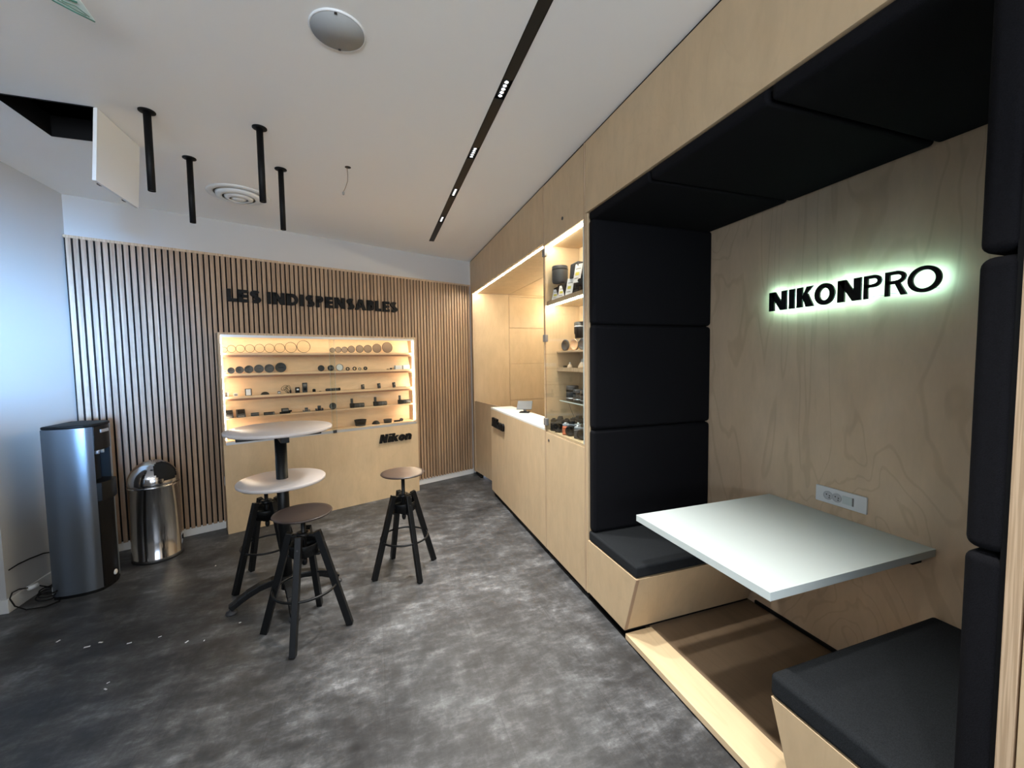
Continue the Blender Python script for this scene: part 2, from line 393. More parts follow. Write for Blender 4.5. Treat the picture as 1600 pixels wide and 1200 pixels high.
for z0, z1, d in ((1.602, 1.7565, .04), (1.416, 1.582, .06), (1.212, 1.396, .06)):   # leaning back boards
    MB().prism([(T0+.02, -.0122, z0), (T0+.02, -.0122-d, z0), (T0+.02, -.0122-d+.006, z0+.006), (T0+.02, -.0122, z1)], (T1-T0-.04, 0, 0)).build('sloping_back', PLYI, dc)
MB().box(T0+.02, T1-.02, NF, NF+.034, .79, .8).box(T0+.02, T1-.02, NF, NF+.003, .8, .815).box(T0+.02, T1-.02, NF+.016, NF+.018, .8, .812).build('door_track', ALU, dc)
MB().box(T0+.02, T1-.02, NF+.001, NF+.034, 1.747, 1.757).box(T0+.02, T1-.02, NF+.001, NF+.003, 1.735, 1.747).build('door_track', ALU, dc)
MB().box(T0+.0185, T0+.028, NF+.037, NF+.045, .83, 1.75).build('led_strip', LEDC, dc)
MB().box(T1-.028, T1-.0185, NF+.037, NF+.045, .83, 1.75).build('led_strip', LEDC, dc)
MB().box(T0+.03, T1-.03, NF+.037, NF+.045, 1.747, 1.7565).build('led_strip', LEDT, dc)
for a, b, y in ((T0+.022, 1.19, .0095), (1.145, T1-.022, .0225)):
    g = MB().box(a, b, NF+y, NF+y+.004, .803, 1.745).build('glass_door', GLASS, dc)
    MB().box(a if a > 1 else b-.001, (a if a > 1 else b-.001)+.001, NF+y-.0003, NF+y+.0043, .803, 1.745).build('polished_edge', GEDGE, g)
MB().box(1.146, 1.18, NF-.012, NF+.008, .79, .818).build('lock', DGREY, dc, bevel=.003)
MB().box(T0-.003, T0, -.12, -.08, .42, .50).build('side_switch_plate', PLAS, dc, bevel=.001)
lg = thing('logo_lettering', 'black raised italic logo on the lower front of the display case', 'sign', F(0, 4.31, .62), SA)
for ch, a, b in (('N', 1.612, 1.692), ('i', 1.705, 1.735), ('k', 1.745, 1.82), ('o', 1.826, 1.898), ('n', 1.905, 1.975)):
    letter(ch, b-a, .092, .027 if ch != 'i' else .03, .022, .22).build('letter', BLKM, lg, loc=(a, -.022, 0))

# ---------------------------------------------------------------- goods on the display shelves (t along the wall, z shelf top)
def at(t, z, n=4.40): return F(t, n, z)
def ordw(i): return ('first', 'second', 'third', 'fourth', 'fifth', 'sixth', 'seventh', 'eighth', 'ninth')[i]
ROWS = 'goods on the display case shelves'
def disc(name, label, t0, t1, z, top, m, th=.008, ring=False, group=None, n=4.378, lean=.1, inner=None):
    d = min(t1-t0, (top-z)*1.18) ; d = ((t1-t0)+(top-z)*1.1)/2; r = d/2
    root = thing(name, label, name.split('_')[-1] if name.split('_')[-1] in ('filter', 'cap', 'ring') else 'photo accessory', at((t0+t1)/2, z, n), SA, group, )
    root.rotation_euler = (lean*-1, 0, SA)
    c = (0, 0, r)
    if ring:
        MB().lathe([(r-.0032, 0), (r, 0), (r, th), (r-.0032, th)], (0, 0, r), 40, (0, -1, 0), closed=True).build('rim', m, root)
        if inner: MB().lathe([(r-.0034, .003), (r-.0034, .005)], (0, 0, r), 40, (0, -1, 0)).build('filter_glass', inner, root)
    else:
        MB().lathe([(r*.97, 0), (r, .001), (r, th-.001), (r*.96, th), (r*.86, th), (r*.84, th-.0015), (0, th-.0015)], (0, 0, r), 40, (0, -1, 0)).build('disc', m, root)
        MB().box(-r*.5, r*.5, -th-.0015, -th+.001, r*.93, r*1.07).build('grip_bar', inner or m, root, bevel=.0005)
    return root
BRZ = mat('bronze_rim', (84, 60, 44), .45, .2)
r1 = [(.251, .303, 1.660), (.308, .369, 1.667), (.371, .438, 1.668), (.441, .512, 1.674), (.515, .591, 1.677), (.594, .671, 1.681), (.674, .759, 1.684), (.762, .859, 1.698), (.865, .980, 1.716)]
for i, (a, b, top) in enumerate(r1):
    lb = 'smallest thin clear filter ring, at the left end of the top shelf' if i == 0 else 'largest thin clear filter ring on the top shelf' if i == 8 else ordw(i)+' thin clear filter ring from the left on the top shelf'
    disc('lens_filter', lb, max(a, .268) if i == 0 else a, b, 1.602, top, BRZ, .006, True, 'clear filter rings on the top shelf', inner=GLASS)
r1b = [(1.164, 1.209, 1.655), (1.215, 1.274, 1.660), (1.278, 1.337, 1.663), (1.341, 1.411, 1.671), (1.423, 1.501, 1.678), (1.508, 1.590, 1.681), (1.601, 1.696, 1.694), (1.707, 1.822, 1.711)]
for i, (a, b, top) in enumerate(r1b):
    lb = 'smallest smoke-tinted filter disc, right of the gap on the top shelf' if i == 0 else 'largest smoke-tinted filter disc, at the right end of the top shelf' if i == 7 else ordw(i)+' smoke-tinted filter disc from the left on the top shelf'
    disc('tinted_filter', lb, a, b, 1.602, top, BRZ, .007, True, 'tinted filters on the top shelf', inner=BROWN)
r2 = [(.262, .296, 1.450), (.300, .353, 1.467), (.358, .421, 1.475), (.425, .496, 1.479), (.500, .577, 1.484), (.582, .661, 1.488), (.669, .763, 1.499)]
for i, (a, b, top) in enumerate(r2):
    lb = 'smallest round grey lens cap, at the left end of the second shelf' if i == 0 else 'largest round black lens cap on the second shelf' if i == 6 else ordw(i)+' round black lens cap from the left on the second shelf'
    disc('lens_protector', lb, a, b, 1.416, top, MGREY if i == 0 else DGREY, .009, False, 'lens caps on the second shelf', n=4.372, inner=BLKM)
disc('lens_protector', 'round black cap alone near the middle of the second shelf', 1.04, 1.103, 1.416, 1.47, DGREY, .01, n=4.372, inner=BLKM)
disc('lens_protector', 'round dark cap behind the overlap of the sliding glass doors, second shelf', 1.131, 1.194, 1.416, 1.469, DGREY, .01, n=4.372, inner=MGREY)
disc('adapter_ring', 'wide grey metal adapter ring right of the door overlap, second shelf', 1.212, 1.286, 1.416, 1.477, MGREY, .014, True, n=4.372, inner=ALU)
for nm, lb, a, b, top, mm in (('eyepiece_cup', 'low black half-round eyepiece cup left of the small rings, second shelf', 1.309, 1.350, 1.436, BLKM),
                          ('mount_ring', 'small black open ring beside the half-round cup, second shelf', 1.377, 1.421, 1.44, BLKM),
                          ('mount_ring', 'smallest grey open ring on the second shelf', 1.436, 1.47, 1.44, MGREY),
                          ('mount_ring', 'small thick black ring, last of the small rings on the second shelf', 1.491, 1.535, 1.448, DGREY)):
    r = (b-a)/2*.9; root = thing(nm, lb, 'ring' if 'ring' in nm else 'eyepiece cup', at((a+b)/2, 1.416, 4.378), SA)
    k = .45 if r > .02 and nm == 'mount_ring' and mm is BLKM else (.3 if mm is DGREY else .62)
    MB().lathe([(r*k, 0), (r, 0), (r, .012), (r*k, .012)], (0, 0, r), 28, (0, -1, 0), closed=True).build('band', mm, root)
    MB().lathe([(r*k+.001, .003), (r*k+.001, .005)], (0, 0, r), 24, (0, -1, 0)).build('lens', GLASS, root)
for nm, lb, a, h, mm in (('screw_cap', 'tiny dark screw cap left of the white boxes, second shelf', 1.77, .009, BROWN), ('screw_cap', 'small dark dome cap touching the white boxes, second shelf', 1.808, .018, DGREY)):
    tag(MB().lathe([(.012, 0), (.013, h*.5), (.008, h), (0, h)], seg=20).build(nm, mm, None, at(a, 1.416)), lb, 'cap')
for lb, a in (('left white translucent plastic case at the right end of the second shelf', 1.893), ('right white translucent plastic case at the right end of the second shelf', 1.985)):
    o = thing('plastic_case', lb, 'case', at(a, 1.416), SA, 'white cases on the second shelf')
    MB().box(-.04, .04, -.02, .02, 0, .034).build('base', PLAS, o, bevel=.004, seg=3); MB().box(-.04, .04, -.02, .02, .0345, .044).build('lid', CARD, o, bevel=.003, seg=3)
# third shelf
Z3 = 1.212
def bx(name, label, cat, t0, t1, z, h, d, m, n=4.395, bev=.003, rz=0, group=None):
    o = thing(name, label, cat, at((t0+t1)/2, z, n), SA+rz, group)
    w2 = (t1-t0)/2; MB().box(-w2, w2, -d/2, d/2, 0, h).build('body', m, o, bevel=bev, seg=3)
    return o, w2
for k, t in enumerate((.270, .284, .297)):
    o = thing('battery', ('left', 'middle', 'right')[k]+' of three small silver batteries at the left end of the third shelf', 'battery', at(t, Z3), SA, 'batteries on the third shelf')
    MB().cyl((0, 0, 0), (0, 0, .038), .006, seg=16).build('body', ALU if k != 1 else DGREY, o); MB().cyl((0, 0, .038), (0, 0, .041), .0025, seg=12).build('terminal', ALU, o)
o, w2 = bx('card_reader', 'small pale grey block left of the white and black box, third shelf', 'accessory', .337, .369, Z3, .028, .02, LAMG); MB().box(-.011, .011, -.0112, -.0102, .006, .02).build('front_label', MGREY, o)
o, w2 = bx('battery_pack', 'white faced black battery pack standing on the third shelf', 'battery', .425, .475, Z3, .062, .024, DGREY); MB().box(-.02, .017, -.0135, -.0125, .004, .058).build('white_label', CARD, o)
o = thing('eyecup', 'low black domed eyecup lying on the third shelf', 'eyecup', at(.581, Z3), SA); MB().lathe([(.033, 0), (.034, .006), (.026, .018), (.012, .025), (0, .026)], seg=28).build('dome', BLKM, o); MB().lathe([(.037, 0), (.037, .004), (.033, .005)], seg=28).build('flange', RUB, o)
o, w2 = bx('memory_card', 'small grey memory card upright left of the coiled cable', 'memory card', .682, .709, Z3, .026, .006, MGREY); MB().box(-.009, .009, -.0042, -.0032, .008, .016).build('front_label', CARD, o)
o = thing('cable_coil', 'coiled thin black camera cable on the third shelf', 'cable', at(.765, Z3), SA)
for k, (rx, rz, tilt, ox) in enumerate(((.018, .036, .35, .008), (.016, .038, .1, .016), (.015, .034, .55, -.004), (.017, .03, -.9, -.022))):
    pts = [(ox+rx*cos(a)*cos(tilt)-rz*sin(a)*sin(tilt)+0, -.004+.004*k, .04+rx*cos(a)*sin(tilt)+rz*sin(a)*cos(tilt)) for a in [2*pi*i/24 for i in range(24)]]
    zmin = min(p[2] for p in pts); pts = [(p[0], p[1], p[2]-zmin+.002+(.03 if k == 3 else 0)) for p in pts]
    MB().tube(pts, .0017, 6, True).build('cable_loop', BLKM, o)
o2 = MB().box(.022, .036, -.008, .008, 0, .03).build('plug', RUB, o, bevel=.002)
o, w2 = bx('viewfinder', 'small black box viewfinder with a white window, right of the cable', 'viewfinder', .836, .872, Z3, .054, .03, BLKM); MB().box(-.01, .01, -.0165, -.0152, .026, .042).build('window', CARD, o)
o, w2 = bx('remote_control', 'tall black handheld remote control with a dark screen on the third shelf', 'remote control', .898, .942, Z3, .096, .018, DGREY); MB().box(-.015, .015, -.0102, -.0092, .06, .085).build('screen', MGREY, o); MB().box(-.012, .012, -.0105, -.0092, .02, .045).build('keypad', BLKM, o)
o, w2 = bx('cube_adapter', 'small black cube adapter right of the tall remote control', 'adapter', .990, 1.016, Z3, .028, .024, BLKM); MB().cyl((0, 0, .028), (0, 0, .031), .008, seg=16).build('knob', DGREY, o)
tag(MB().lathe([(.011, 0), (.011, .004), (.006, .007), (0, .007)], seg=18).build('body_cap', BROWN, None, at(1.061, Z3)), 'tiny flat dark cap lying between the cube adapter and the black tube', 'cap')
o = thing('flash_bracket', 'long black tube lying across the overlap of the glass doors, third shelf', 'bracket', at(1.185, Z3), SA); MB().cyl((-.065, 0, .014), (.062, 0, .014), .014, seg=24).build('tube', DGREY, o); MB().cyl((.052, 0, .014), (.069, 0, .014), .0155, seg=24).build('collar', BLKM, o); MB().cyl((-.072, 0, .014), (-.052, 0, .014), .009, .014, seg=24).build('tip', BLKM, o)
for k, t in enumerate((1.49, 1.667, 1.839)):
    o = thing('flash_trigger', ('left', 'middle', 'right')[k]+' of three small black upright flash triggers, right half of the third shelf', 'flash trigger', at(t, Z3), SA+.35, 'flash triggers on the third shelf')
    o.rotation_euler = (0, -.1, SA+.35)
    MB().box(-.016, .016, -.011, .011, 0, .052+.004*k).build('body', DGREY, o, bevel=.004, seg=3); MB().box(-.009, .009, -.0125, -.0105, .03, .045).build('display', MGREY, o)
tag(MB().box(-.055, .055, -.02, .02, 0, .004).build('flat_plate', BROWN, None, at(1.92, Z3), SA, bevel=.001), 'thin flat tan plate lying at the right end of the third shelf', 'plate')
# fourth shelf
Z4 = 1.02
for k, (a, b) in enumerate(((.268, .326), (.350, .418))):
    o = thing('battery_charger', ('black wedge battery charger at the left end of the fourth shelf', 'black wedge battery charger beside the leftmost charger, fourth shelf')[k], 'charger', at((a+b)/2, Z4), SA)
    w2 = (b-a)/2; MB().prism([(-w2, -.035, 0), (-w2, -.035, .022), (-w2, .02, .068), (-w2, .03, .068), (-w2, .03, 0)], (2*w2, 0, 0)).build('body', DGREY, o, bevel=.003, seg=3)
    MB().box(-w2*.7, w2*.7, -.0365, -.034, .005, .016).build('front_label', MGREY, o); MB().prism([(-w2*.7, -.026, .032), (-w2*.7, .01, .062), (-w2*.7, .008, .066), (-w2*.7, -.028, .036)], (1.4*w2, 0, 0)).build('cradle', BLKM, o)
o, w2 = bx('battery_grip', 'short dark grey slim pack with silver ends on the fourth shelf', 'battery', .461, .524, Z4, .03, .03, DGREY); MB().box(-w2, w2, -.016, .016, .019, .022).build('seam_band', MGREY, o)
o, w2 = bx('power_pack', 'long low black pack right of the short pack, fourth shelf', 'battery', .563, .650, Z4, .026, .03, BLKM); MB().box(-w2*.8, w2*.8, -.0162, -.0148, .008, .018).build('front_label', DGREY, o); MB().box(w2*.7, w2*.95, -.0165, -.0148, .004, .022).build('end_cap', MGREY, o)
o = thing('flash_unit', 'black speedlight flash lying with its head raised, fourth shelf', 'flash', at(.745, Z4), SA)
MB().box(-.05, .038, -.018, .018, 0, .016).build('foot', BLKM, o, bevel=.004, seg=3); MB().box(-.035, .024, -.02, .02, .017, .05).build('flash_head', DGREY, o, bevel=.004, seg=3); MB().box(-.028, .018, -.0215, -.0195, .026, .042).build('diffuser', MGREY, o); MB().cyl((.024, 0, .02), (.052, 0, .02), .008, seg=16).build('knob', BLKM, o)
for k, (a, b, s) in enumerate(((.896, .958, .8), (1.012, 1.08, 1))):
    o = thing('hot_shoe_mount', ('smaller grey hot shoe mount left of the larger one, fourth shelf', 'larger dark hot shoe mount left of the upright disc, fourth shelf')[k], 'mount', at((a+b)/2, Z4), SA)
    w2 = (b-a)/2; mm = MGREY if k == 0 else DGREY
    MB().box(-w2, w2, -.018, .018, 0, .008).box(-w2, -w2+.008, -.018, .018, .008, .024*s).box(w2-.008, w2, -.018, .018, .008, .024*s).build('cradle', mm, o, bevel=.001)
    MB().cyl((0, 0, .008), (0, 0, .034*s), w2*.5, w2*.42, seg=20).build('hub', mm, o); MB().box(-w2*.42, w2*.42, -.012, .012, .034*s, .05*s).build('shoe', DGREY, o, bevel=.002)
disc('round_camera_protector', 'black upright disc cap on the fourth shelf behind the overlapping door edges', 1.142, 1.21, Z4, 1.084, DGREY, .012, n=4.40, inner=BLKM)
for k, t in enumerate((1.423, 1.673, 1.955)):
    o = thing('vertical_battery_grip', ('left', 'middle', 'right')[k]+' of three black L-shaped battery handles, right half of the fourth shelf', 'battery handle', at(t, Z4), SA, 'battery handles on the fourth shelf')
    MB().cyl((-.03, 0, .024), (.07, 0, .024), .0235, seg=28).build('barrel', DGREY, o)
    MB().lathe([(.0238, -.002), (.0238, .002)], (.02, 0, .024), 28, (1, 0, 0)).build('band', MGREY, o)
    MB().box(-.074, -.031, -.02, .02, 0, .05).build('grip_base', BLKM, o, bevel=.007, seg=3); MB().box(-.066, -.044, -.012, .012, .05, .1).build('upright_stem', DGREY, o, bevel=.004, seg=3)
# bottom shelf
Z5 = .822
o = thing('lens_hood', 'wide black lens hood, tallest thing on the bottom shelf', 'lens hood', at(1.45, Z5, 4.40), SA); MB().lathe([(.050, 0), (.061, .058), (.063, .064), (.060, .064), (.047, .002)], seg=36, closed=True).build('shell', BLKM, o); MB().lathe([(.052, .004), (.0545, .014), (.051, .014), (.0505, .004)], seg=36, closed=True).build('mount_band', DGREY, o)
o = thing('eyepiece_dome', 'low black dome right of the wide hood, bottom shelf', 'eyecup', at(1.618, Z5, 4.40), SA); MB().lathe([(.042, 0), (.042, .008), (.026, .03), (.012, .036), (0, .036)], seg=28).build('dome', BLKM, o); MB().box(-.012, .012, -.035, -.02, .01, .018).build('tab', DGREY, o)
o = thing('lens_hood', 'shallow brown-black lens hood on the bottom shelf right of the low dome', 'lens hood', at(1.752, Z5, 4.40), SA); MB().lathe([(.040, 0), (.046, .036), (.047, .04), (.044, .04), (.037, .002)], seg=36, closed=True).build('shell', DGREY, o); MB().lathe([(.0415, .004), (.043, .012), (.0405, .012), (.040, .004)], seg=36, closed=True).build('mount_band', BLKM, o)
o = thing('strap_clip', 'low black clip at the right end of the bottom shelf', 'clip', at(1.878, Z5, 4.40), SA); MB().box(-.05, .02, -.014, .014, 0, .018).build('body', BLKM, o, bevel=.004, seg=3); MB().cyl((.036, -.01, .018), (.036, .012, .018), .018, seg=20).build('wheel', DGREY, o)

# ---------------------------------------------------------------- counter niche
G = .003
nc = thing('counter_niche', 'birch plywood niche with lit soffit around the service counter', 'joinery unit', (0, 0, 0))
MB().box(A, A+.02, 2.833, 5.235, 2.363, 2.772).build('header_panel', PLY, nc, bevel=.001)
MB().box(A, A+.02, 5.135, 5.235, .05, 2.3625).build('jamb', PLY, nc, bevel=.001)
MB().box(A+.0205, 1.703, 5.132, 5.15, .05, 2.362).build('end_panel', PLY, nc, bevel=.001)
for z0, z1 in ((.05, .97), (.973, 1.455), (1.458, 1.925), (1.928, 2.335)):
    MB().box(1.707, 2.28, 5.132, 5.15, z0, z1-.002).build('cabinet_front', PLY, nc, bevel=.001)
MB().box(1.707, 2.28, 5.134, 5.15, 2.338, 2.362).build('filler_strip', PLY, nc)
MB().box(1.69, 2.28, 5.1505, 5.165, .05, 2.362).build('carcass_side', EDGE, nc)
MB().box(A+.0205, 1.247, 2.833, 5.13, 2.364, 2.38).box(1.268, 1.703, 2.833, 5.15, 2.364, 2.38).build('soffit', PLY, nc)
MB().box(1.707, 2.28, 2.833, 5.15, 2.364, 2.38).build('soffit', PLY, nc)
MB().box(1.25, 1.265, 2.85, 5.12, 2.362, 2.372).build('led_strip', LEDW, nc)
MB().box(2.27, 2.285, 2.833, 5.13, .05, 2.362).build('back_panel', PLY, nc)
MB().box(2.235, 2.268, 2.95, 5.05, 2.12, 2.135).build('led_strip', LEDN, nc)
MB().box(A+.03, 1.28, 4.98, 5.235, 0, .05).build('plinth', BLKM, nc)
struct(MB().box(A+.006, A+.019, -1.2, 5.235, 2.7725, H-.0005).build('trim_1', BLKM), 'dark shadow gap between joinery and ceiling')
# angled gate panel beside the counter
gt = thing('gate_panel', 'low angled birch gate panel between the counter and the corner jamb', 'gate', (0, 0, 0))
q = [(1.222, 5.128), (1.335, 4.36), (1.353, 4.363), (1.240, 5.131)]
MB().prism([(x, y, .06) for x, y in q], (0, 0, .914)).build('panel', PLY, gt)
MB().prism([(x, y, .974) for x, y in q], (0, 0, .006)).build('top_edge', EDGE, gt)
# counter
ct = thing('service_counter', 'birch service counter with a white worktop under the lit niche', 'counter', (A, 3.6, 0))
MB().box(0, .02, -.767, .746, .05, .964).build('front_panel', PLY, ct, bevel=.001)
MB().box(.021, .235, .726, .744, .05, .964).build('side_panel', PLY, ct, bevel=.001)
MB().box(0, .25, -.767, .746, .9645, .982).build('worktop', mat('counter_white', (226, 226, 220), .3), ct, bevel=.0015)
MB().box(.018, .22, -.767, .70, 0, .0495).build('plinth', BLKM, ct)
lg = thing('logo_lettering', 'black raised italic logo on the service counter front', 'sign', (A-.001, 4.245, .79), -pi/2)
x = 0
for ch, wd in (('N', .092), ('i', .032), ('k', .082), ('o', .078), ('n', .076)):
    letter(ch, wd, .095, .03 if ch != 'i' else .032, .022, .22).build('letter', BLKM, lg, loc=(x, -.023, 0)); x += wd+.009
dv = thing('tablet_stand', 'small tilted silver tablet on a stand on the white counter', 'tablet', (1.40, 3.76, .982), -.5)
MB().box(-.05, .05, -.05, .05, 0, .008).build('foot', BLKM, dv, bevel=.003); MB().bar((0, .02, .008), (0, -.0, .055), .03, .01).build('arm', ALU, dv)
MB().box(-.075, .075, -.005, .005, -.06, .06).build('screen_panel', mat('tablet_grey', (84, 88, 90), .45), dv, loc=(0, -.0, .072), rot=(R(-52), 0, 0), bevel=.004, seg=3)

# ---------------------------------------------------------------- glazed cabinet
VY0, VY1 = 2.195, 2.829
vc = thing('glazed_cabinet', 'tall birch cabinet with glass door, lit shelves and a solid lower door', 'cabinet', (0, 0, 0))
MB().box(A, 1.52, VY1-.018, VY1, .05, 2.772).build('side_panel', PLY, vc, bevel=.001)
MB().box(A, 1.52, VY0, VY0+.018, .05, 2.772).build('side_panel', PLY, vc, bevel=.001)
MB().box(A, A+.018, VY0+.021, VY1-.021, 2.338, 2.77).build('header_panel', PLY, vc, bevel=.001)
MB().cyl((A-.004, 2.5, 2.436), (A+.002, 2.5, 2.436), .011, seg=20).build('lock', DGREY, vc)
ld = MB().box(A, A+.018, VY0+.021, VY1-.021, .05, .955).build('door', PLY, vc, bevel=.001)
MB().cyl((A-.003, 2.755, .90), (A+.002, 2.755, .90), .010, seg=20).build('lock', DGREY, ld)
MB().box(A+.005, 1.50, VY0+.0185, VY1-.0185, .957, .972).build('shelf', PLY, vc)
MB().box(1.502, 1.518, VY0+.0185, VY1-.0185, .06, 2.36).build('back_panel', PLY, vc)
MB().box(A+.02, 1.5, VY0+.0185, VY1-.0185, 2.34, 2.358).build('top_panel', PLY, vc)
MB().box(A+.028, 1.50, VY0+.0185, VY1-.0185, 1.902, 1.930).build('shelf', [PLY], vc)
MB().box(A+.02, A+.0275, VY0+.0185, VY1-.0185, 1.902, 1.932).build('shelf_edge', EDGE, vc)
MB().box(A+.035, A+.047, VY0+.03, VY1-.03, 2.332, 2.3395).build('led_strip', LEDW, vc)
MB().box(A+.035, A+.047, VY0+.03, VY1-.03, 1.894, 1.9015).build('led_strip', LEDW, vc)
for z, th, x0 in ((1.565, .012, 1.31), (1.440, .026, 1.31)):
    MB().box(x0, 1.50, VY0+.0185, VY1-.0185, z-th, z).build('shelf', EDGE, vc)
MB().box(1.28, 1.50, VY0+.0185, 2.70, 1.198, 1.206).build('glass_shelf', glass('shelf_glass', (.86, .93, .90)), vc)
MB().box(1.2785, 1.2798, VY0+.0185, 2.70, 1.198, 1.206).build('shelf_edge', GEDGE, vc)
gd = MB().box(A-.004, A+.002, VY0+.022, VY1-.006, .975, 2.334).build('door', GLASS, vc)
MB().box(A-.0045, A+.0025, VY0+.0205, VY0+.022, .975, 2.334).build('polished_edge', GEDGE, gd)
for z in (2.285, 1.66, 1.035):
    MB().box(A-.012, A+.012, VY1-.05, VY1-.012, z-.026, z+.026).cyl((A-.008, VY1-.011, z-.026), (A-.008, VY1-.011, z+.026), .006, seg=14).build('hinge', MGREY, gd, bevel=.002)
MB().box(A+.03, 1.3, VY0, VY1, 0, .05).build('plinth', BLKM, vc)
ED2 = mat('ply_edge_brown', (150, 120, 92), .6)
for y in (VY0, VY1-.018): MB().box(A-.0012, A-.0001, y+.001, y+.017, .05, 2.772).build('edge_strip', EDGE, vc)
for y in (VY0-.003, VY0+.0172, VY1-.0212, VY1+.0002): MB().box(A+.0012, A+.006, y, y+.0032, .05, 2.772).build('gap_strip', ED2, vc)
# goods in the cabinet
def card(label, x, y, z, h, rz=-pi/2, tilt=-.35, w=.045, group='price cards in the glazed cabinet'):
    o = thing('price_card', label, 'price card', (x, y, z), 0, group, rot=(tilt, 0, rz))
    MB().box(-w/2, w/2, -.001, .001, 0, h).build('card', CARD, o); MB().box(-w*.3, w*.2, -.0016, -.001, h*.38, h*.55).build('price_patch', YEL, o)
    MB().box(-w*.35, w*.35, -.0015, -.001, h*.72, h*.76).box(-w*.35, w*.2, -.0015, -.001, h*.2, h*.24).build('print_lines', MGREY, o)
o = thing('lens_pouch', 'large round grey-black lens hood on the top cabinet shelf, left', 'lens hood', (1.305, 2.735, 2.058), 0)
MB().lathe([(.052, .0), (.058, .02), (.058, .115), (.054, .122), (.048, .122), (.048, .03)], seg=36, closed=False).build('shell', DGREY, o, bevel=.003)
MB().lathe([(.0586, .09), (.0586, .1)], seg=36).build('band', BLKM, o)
o = thing('telephoto_lens', 'long dark telephoto lens lying along the top cabinet shelf behind the price cards', 'lens', (1.36, 2.52, 1.931), 0)
MB().lathe([(.04, 0), (.045, .03), (.045, .2), (.058, .24), (.058, .36), (.052, .37)], (0, .25, .06), 36, (0, -1, 0)).build('barrel', BLKM, o)
MB().lathe([(.0592, .27), (.0592, .285)], (0, .25, .06), 36, (0, -1, 0)).build('grip_ring', DGREY, o)
MB().box(-.03, .03, .06, .14, .0, .012).box(-.015, .015, .09, .115, .012, .03).build('foot', DGREY, o, bevel=.003)
MB().box(-.06, .06, .12, .245, .1, .117).build('top_plate', BLKM, o, bevel=.003)
o = thing('hooded_camera', 'black camera body with raised hood on the top cabinet shelf, right', 'camera', (1.325, 2.475, 1.931), 0)
MB().prism([(-.04, -.075, .12), (-.04, .075, .12), (-.04, .055, .215), (-.04, -.05, .215)], (.08, 0, 0)).build('hood', DGREY, o, bevel=.008, seg=3)
MB().cyl((-.05, -.1, .08), (-.05, -.09, .08), .012, seg=14).build('dial', BLKM, o)
MB().box(-.04, .04, -.09, .09, .119-.001, .12).build('mount_plate', BLKM, o)
for k, (y, z, h, lb) in enumerate(((2.735, 1.933, .085, 'leftmost upright white price card on the top cabinet shelf'), (2.635, 1.933, .095, 'second white price card from the left on the top cabinet shelf'),
                                  (2.515, 1.933, .125, 'third white price card from the left on the top cabinet shelf'), (2.40, 2.0, .13, 'highest white price card, at the right of the top cabinet shelf'))):
    card(lb, 1.262, y, z, h, rz=-pi/2+.5, tilt=-.28, w=.055)
for k, (y, lb) in enumerate(((2.745, 'left black box under the lenses on the top cabinet shelf'), (2.64, 'middle black box under the lenses on the top cabinet shelf'), (2.44, 'right low black box on the top cabinet shelf'))):
    o = thing('black_box', lb, 'box', (1.30, y, 1.9305), 0, 'black boxes on the top cabinet shelf'); hh = .045
    MB().box(-.02, -.002, -.045, .045, 0, hh if k == 2 else .1).build('body', BLKM, o, bevel=.003); MB().box(-.021, -.0195, -.03, .03, .02, .03).build('front_label', DGREY, o)
o = thing('upright_lens', 'black zoom lens standing on a clear riser in the cabinet, at the right edge', 'lens', (1.40, 2.60, 1.565), 0)
MB().lathe([(.04, .085), (.04, .11), (.046, .12), (.046, .195), (.04, .2)], seg=32).build('barrel', BLK, o); MB().lathe([(.0465, .165), (.0465, .172)], seg=32).build('ring_band', ALU, o)
MB().box(-.03, .03, -.03, .03, .08, .084).box(-.03, -.027, -.03, .03, 0, .08).box(.027, .03, -.03, .03, 0, .08).build('riser', GLASS, o)
def xdisc(label, y, z, r, mm, x=1.36):
    o = thing('lens_protector', label, 'cap', (x, y, z), 0, 'caps on the middle cabinet shelf')
    MB().lathe([(r*.96, 0), (r, .002), (r, .012), (r*.94, .014), (r*.8, .014), (r*.78, .011), (0, .011)], (0, 0, r), 36, (-1, -.25, 0)).build('disc', mm, o)
    MB().lathe([(r*1.005, .002), (r*1.03, .004), (r*1.03, .01), (r*1.005, .012)], (0, 0, r), 36, (-1, -.25, 0), closed=True).build('rim', DGREY, o)
xdisc('dark round cap, leftmost on the middle cabinet shelf', 2.735, 1.565, .041, DGREY, 1.352)
xdisc('pale tan round cap between two dark ones, middle cabinet shelf', 2.59, 1.565, .040, mat('tan_disc', (205, 165, 130), .4), 1.352)
xdisc('dark round cap half hidden by the cabinet frame, middle cabinet shelf', 2.47, 1.565, .040, DGREY, 1.352)
for y, s, lb in ((2.69, .8, 'small cream figure on the shelf below the round caps'), (2.50, 1.25, 'larger cream figure on the shelf below the round caps')):
    o = thing('lens_cleaner', lb, 'bottle', (1.36, y, 1.44), 0)
    MB().lathe([(.024*s, 0), (.026*s, .008*s), (.016*s, .026*s), (.009*s, .034*s)], seg=20).build('base', mat('cream', (240, 214, 180), .5), o)
    MB().lathe([(.006*s, .034*s), (.009*s, .04*s), (.006*s, .05*s), (0, .052*s)], seg=16).build('cap', PLAS, o)
tag(MB().box(-.012, .012, -.012, .012, 0, .014).build('hot_shoe_cover', BLKM, None, (1.36, 2.77, 1.44), bevel=.002), 'tiny black cover at the left of the shelf below the round caps', 'cover')
